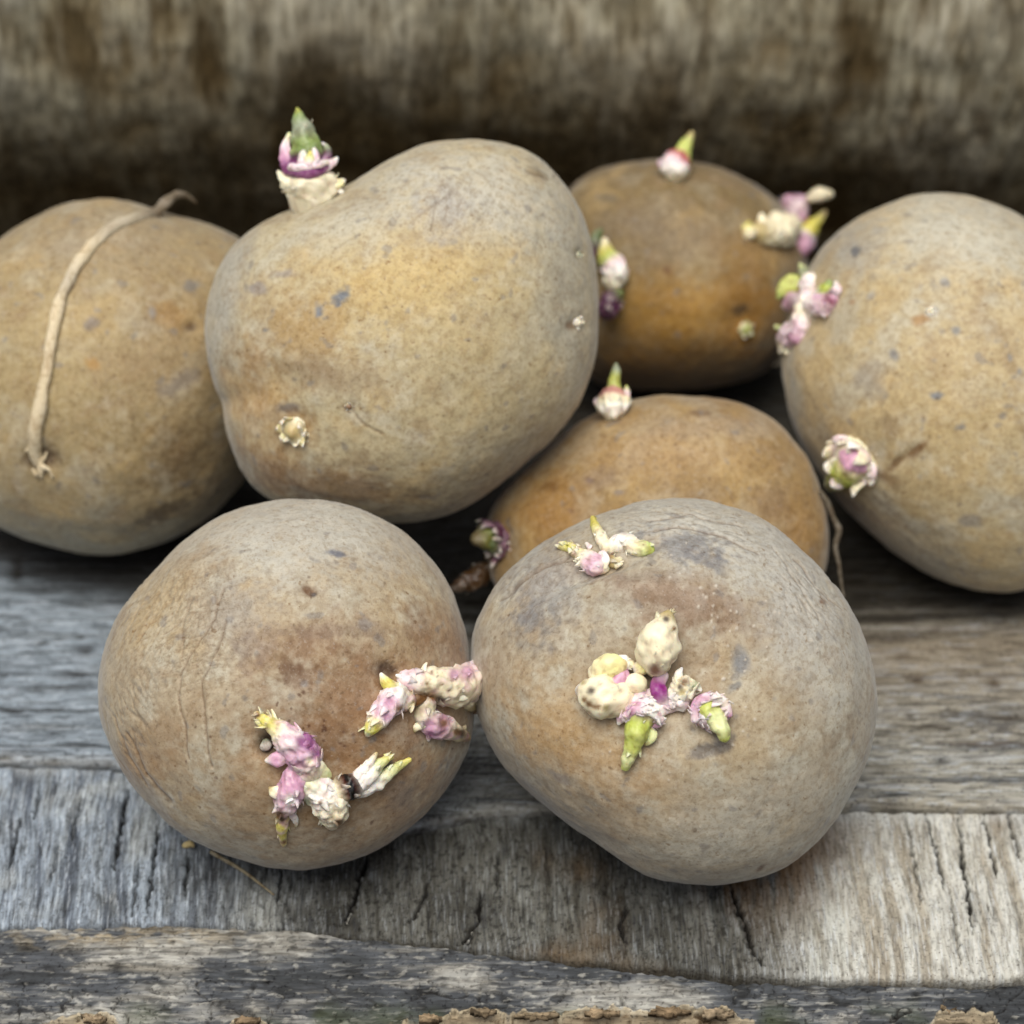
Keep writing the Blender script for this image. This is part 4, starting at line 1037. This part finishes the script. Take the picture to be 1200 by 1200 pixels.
Ec = (680, 150, .25833)
sprout(P5, Ec, [
    ("sprout", [(430, 215, 50, CREAM * .9), (430, 185, 66, WHITE * .9), (432, 165, 66, PINKW), (445, 145, 58, lin(190, 110, 110))], dict(spikes=6)),
    ("shoot", [(450, 150, 52, YG, .2), (462, 115, 40, YG, .2), (482, 70, 26, YG, .2), (508, 22, 9, YB, .2)], dict(rough=.1)),
    ("scale_leaf", [(400, 185, 26, PINKW, 2), (372, 165, 18, PINK, 2), (358, 150, 8, PINKW, 2)], dict(flat=.6)),
], anchor=(430, 215), label="pointed green sprout on a white base at the top")
sprout(P5, Ec, [
    ("sprout", [(800, 470, 40, YB), (850, 480, 60, CREAM * .85), (900, 470, 76, CREAM * .9), (950, 450, 56, CREAM * .8)], dict(spikes=14, rough=.18)),
    ("shoot", [(1000, 540, 44, PINK), (1020, 510, 48, PINKW, 1), (1040, 460, 38, YEL * .8, 1.6), (1075, 420, 24, YEL * .8, 3), (1110, 380, 11, YB, 7)], dict(spikes=6)),
    ("bud", [(770, 485, 28, CREAM), (762, 455, 30, YEL * .6 + CREAM * .3), (765, 430, 12, YEL * .7, 3)], dict(rough=.1)),
    ("shoot", [(990, 410, 48, PINK * .8), (975, 360, 50, PINKW * .8), (950, 330, 30, PINK * .7), (1020, 330, 26, PINK * .7)], dict(spikes=10)),
    ("bud", [(1040, 320, 22, CREAM * .7, 4), (1085, 302, 32, CREAM * .8, 3), (1135, 300, 18, CREAM * .8, 5)], dict(rough=.12)),
    ("scale_leaf", [(830, 430, 24, CREAM, 2.4), (822, 395, 12, CREAM, 4)], dict(flat=.6)),
], label="cluster of pale blunt buds with one pointed yellow shoot")
sprout(P5, Ec, [
    ("sprout", [(150, 710, 40, CREAM), (160, 660, 56, WHITE), (150, 620, 50, PINKW), (130, 590, 42, YG * .9)], dict(spikes=10)),
    ("shoot", [(125, 600, 44, YG * .9, .3), (115, 555, 32, YEL * .7, .3), (110, 510, 16, CREAM, .3)], dict(rough=.12)),
    ("scale_leaf", [(80, 560, 26, DPUR, .2), (72, 500, 26, GRN * .35, .2), (95, 462, 10, GRN * .4, .2)], dict(flat=.6)),
    ("bud", [(120, 830, 50, DPUR, .3), (150, 775, 44, DPUR, .5), (180, 750, 24, GRN * .5, 1)], dict(spikes=8)),
], anchor=(230, 690), label="pink based sprout with a yellow tip peeping past the biggest potato")
rosette(P5, 873, 385, 9, [CREAM * .8, YG * .7], 5, 14, YG * .7, "small pale bud in a dark hollow")

sprout(P6, Ec, [
    ("sprout", [(1045, 690, 44, WHITE), (1035, 760, 44, WHITE), (1020, 830, 52, CREAM), (1005, 900, 52, PINKW), (985, 950, 44, PINK)], dict(spikes=26, spike_len=.0012, pink=.5)),
    ("scale_leaf", [(985, 700, 36, YG, 1.6), (945, 715, 42, YG, 1.6), (915, 745, 26, YG * .9, 2.2), (898, 770, 8, GRN, 5)], dict(flat=.5)),
    ("shoot", [(1020, 790, 40, PINKW, 1), (975, 790, 46, PINK, 1.2), (945, 800, 30, PINK, 1.6)], dict(spikes=14, pink=.6)),
    ("shoot", [(1050, 800, 44, WHITE, 1), (1105, 800, 54, PINKW, 1), (1150, 770, 30, lin(130, 60, 80), 1.4)], dict(spikes=20, pink=.6)),
    ("bud", [(1095, 750, 30, WHITE, 2.6), (1118, 728, 32, YG, 3), (1130, 700, 16, GRN, 5)], dict(rough=.1)),
    ("scale_leaf", [(1140, 760, 24, DPUR, 3), (1165, 730, 22, PINKW, 3), (1160, 700, 10, WHITE, 5)], dict(flat=.5)),
    ("scale_leaf", [(1035, 690, 22, PALEG, 2.4), (1015, 650, 24, GREYG, 2.8), (998, 618, 8, PALEG, 7)], dict(flat=.5)),
    ("scale_leaf", [(1015, 720, 20, lin(120, 50, 60), 3), (1005, 760, 22, lin(120, 50, 60), 3), (1000, 800, 10, PINK, 5)], dict(flat=.5)),
    ("shoot", [(985, 920, 50, PINKW, .8), (950, 950, 56, PINKW, .9), (935, 985, 40, CREAM, 1.2), (940, 1018, 16, CREAM, 2)], dict(spikes=20, pink=.4)),
    ("scale_leaf", [(950, 930, 24, YG, 3), (920, 915, 20, GRN, 3), (885, 900, 7, PALEG, 8)], dict(flat=.5)),
    ("scale_leaf", [(960, 960, 26, YG, 3), (940, 985, 20, GRN, 3.4), (930, 1000, 8, PALEG, 7)], dict(flat=.5)),
], label="pinkish sprout cluster with green leaflets on the upper left of its potato")
Gc = (850, 200, 520 / 1200)
s6 = rosette(P6, 1003, 536, 31, [CREAM * .93, WHITE * .93, PINKW * .93], 9, 21, WHITE * .9, "ruffled pinkish white sprout with a yellow green nose")
Pn, Rn, Cn = place_path(P6, Gc, [(350, 782, 42, PINK, 2.1), (336, 806, 40, YG, 2.5), (312, 828, 32, YG, 3.2), (284, 850, 16, CREAM, 6)])
V, F, C = tube_geo(Pn, Rn, Cn, -AX, rough=.1)
mesh_obj("shoot", V, F, M_SPROUT, C, s6, V.mean(0))

Fc = (520, 420, .23324)
sprout(P7, Fc, [
    ("sprout", [(850, 285, 50, CREAM), (850, 245, 78, WHITE), (850, 215, 80, CREAM), (850, 190, 66, lin(208, 150, 140))], dict(spikes=14)),
    ("shoot", [(852, 200, 62, YG * .9, .2), (856, 150, 36, YG * .9, .2), (860, 95, 27, YG * .9, .2), (864, 55, 22, GREYG, .2), (866, 30, 10, GREYG, .2)], dict(rough=.1)),
    ("scale_leaf", [(900, 220, 26, CREAM, 2), (918, 180, 18, PINKW, 2), (918, 140, 7, YG, 2)], dict(flat=.6)),
    ("scale_leaf", [(800, 240, 26, CREAM, 2), (775, 215, 22, PINKW, 2), (770, 200, 8, PINKW, 2)], dict(flat=.6)),
], anchor=(850, 285), label="upright sprout with a white base and thin greenish neck")
s7 = rosette(P7, 584, 631, 24, [DPUR * .8 + PINK * .15, PINK * .45, DPUR], 9, 31, GRN * .6, "purple rimmed sprout with a round green centre, deep in the gap")
q, nn, _ = surf(P7, 582, 628)
V, F, C = tube_geo([q - nn * .001, q + nn * .0035, q + nn * .006], [.0024, .0032, .0018], [GRN * .5, YG * .45, YB * .5], UP, rough=.08)
mesh_obj("bud", V, F, M_SPROUT, C, s7, V.mean(0))
q2, n2_, _ = surf(P7, 572, 668)
V, F, C = tube_geo([q2, q2 + nn * .005 - UP * .002, q2 + nn * .007 - UP * .004 - RT * .003], [.0024, .0028, .0012], [BRW * .3, BRW * .35, BRW * .25], UP, rough=.2, spikes=8)
mesh_obj("shoot", V, F, M_SPROUT, C, s7, V.mean(0))

# ------------------------------------------------------------------ root strands and small debris
Hc = (0, 200, 300 / 783)
ST1, ST2, ST3 = lin(206, 192, 158), lin(180, 170, 146), lin(120, 110, 92)
Pn, Rn, Cn = place_path(P4, Hc, [(132, 920, 12, ST3, .3), (108, 870, 19, ST1, .6), (108, 800, 21, ST1, .8), (126, 700, 19, ST1, .8), (148, 580, 16, ST1, .8), (160, 500, 17, ST1, .8), (178, 410, 18, ST1, .8), (205, 345, 17, ST2, .8), (255, 258, 18, ST1, .8), (325, 188, 18, ST2, .8), (400, 150, 19, ST2, .8), (470, 132, 18, ST3, 1.0)])
tl = (Pn[-1] - CAM) @ AX
ends = []
for (x, y, r) in ((505, 100, 16), (530, 78, 14), (565, 74, 9), (600, 98, 4)):
    ends.append(CAM + ray(Hc[0] + Hc[2] * x, Hc[1] + Hc[2] * y) * (tl + 0.004 * len(ends)))
    Rn = np.append(Rn, r * Hc[2] * P4.s); Cn = np.vstack([Cn, ST3])
Pn = np.vstack([Pn, ends])
V, F, C = tube_geo(Pn, Rn, Cn, -AX, sides=14, rough=.26, lump=2.6, step=.0006, flat=.75)
stolon = mesh_obj("root_strand", V, F, M_ROOT, C, P4.root, V.mean(0))
for (pl) in ([(112, 850), (90, 850), (78, 858)], [(120, 890), (135, 880), (142, 862)], [(125, 900), (112, 930), (100, 912)], [(130, 905), (150, 915), (162, 938)], [(128, 900), (126, 935), (124, 930)]):
    Pn, Rn, Cn = place_path(P4, Hc, [(x, y, 8 - 2.4 * k, ST1, 2.0) for k, (x, y) in enumerate(pl)])
    V, F, C = tube_geo(Pn, Rn, Cn, -AX, sides=8, rough=.1)
    mesh_obj("root_fibre", V, F, M_ROOT, C, stolon, V.mean(0))
Jc = (890, 300, .35)
q, nn, _ = surf(P7, 966, 590)
tq = (q - CAM) @ AX
pts = [CAM + ray(Jc[0] + Jc[2] * x, Jc[1] + Jc[2] * y) * (tq + 0.0004 * k - 0.004) for k, (x, y) in enumerate(((205, 790), (230, 830), (247, 875), (266, 920), (254, 975), (266, 1030), (272, 1080), (282, 1140)))]
V, F, C = tube_geo(pts, [.0006, .0007, .0006, .0008, .0006, .0005, .0004, .0003], [ST3 * .55] * 8, -AX, sides=10, rough=.12, step=.0006)
mesh_obj("rootlet", V, F, M_ROOT, C, P7.root, V.mean(0))

a_, b_ = to_plane(248, 1003, Z_MID), to_plane(321, 1052, Z_MID)
md = (a_ + b_) / 2
pts = [a_ + [0, 0, .0013], md + [0.0004, 0, .0017], b_ + [0, 0, .0010]]
V, F, C = tube_geo(pts, [.0005, .00042, .0002], [lin(150, 140, 112)] * 3, UP, sides=8, rough=.08)
tag(mesh_obj("straw", V, F, M_ROOT, C, None, V.mean(0)), "thin dry straw lying on the slab below the front left potato", "straw")
a_ = to_plane(221, 995, Z_MID)
V, F, C = tube_geo([a_ + [-.001, 0, .0011], a_ + [.0004, .0003, .0014], a_ + [.0012, 0, .0010]], [.0006, .0008, .0004], [lin(190, 172, 120)] * 3, UP, sides=8)
tag(mesh_obj("wood_chip", V, F, M_ROOT, C, None, V.mean(0)), "tiny pale wood chip on the slab, left of the thin straw", "wood chip")
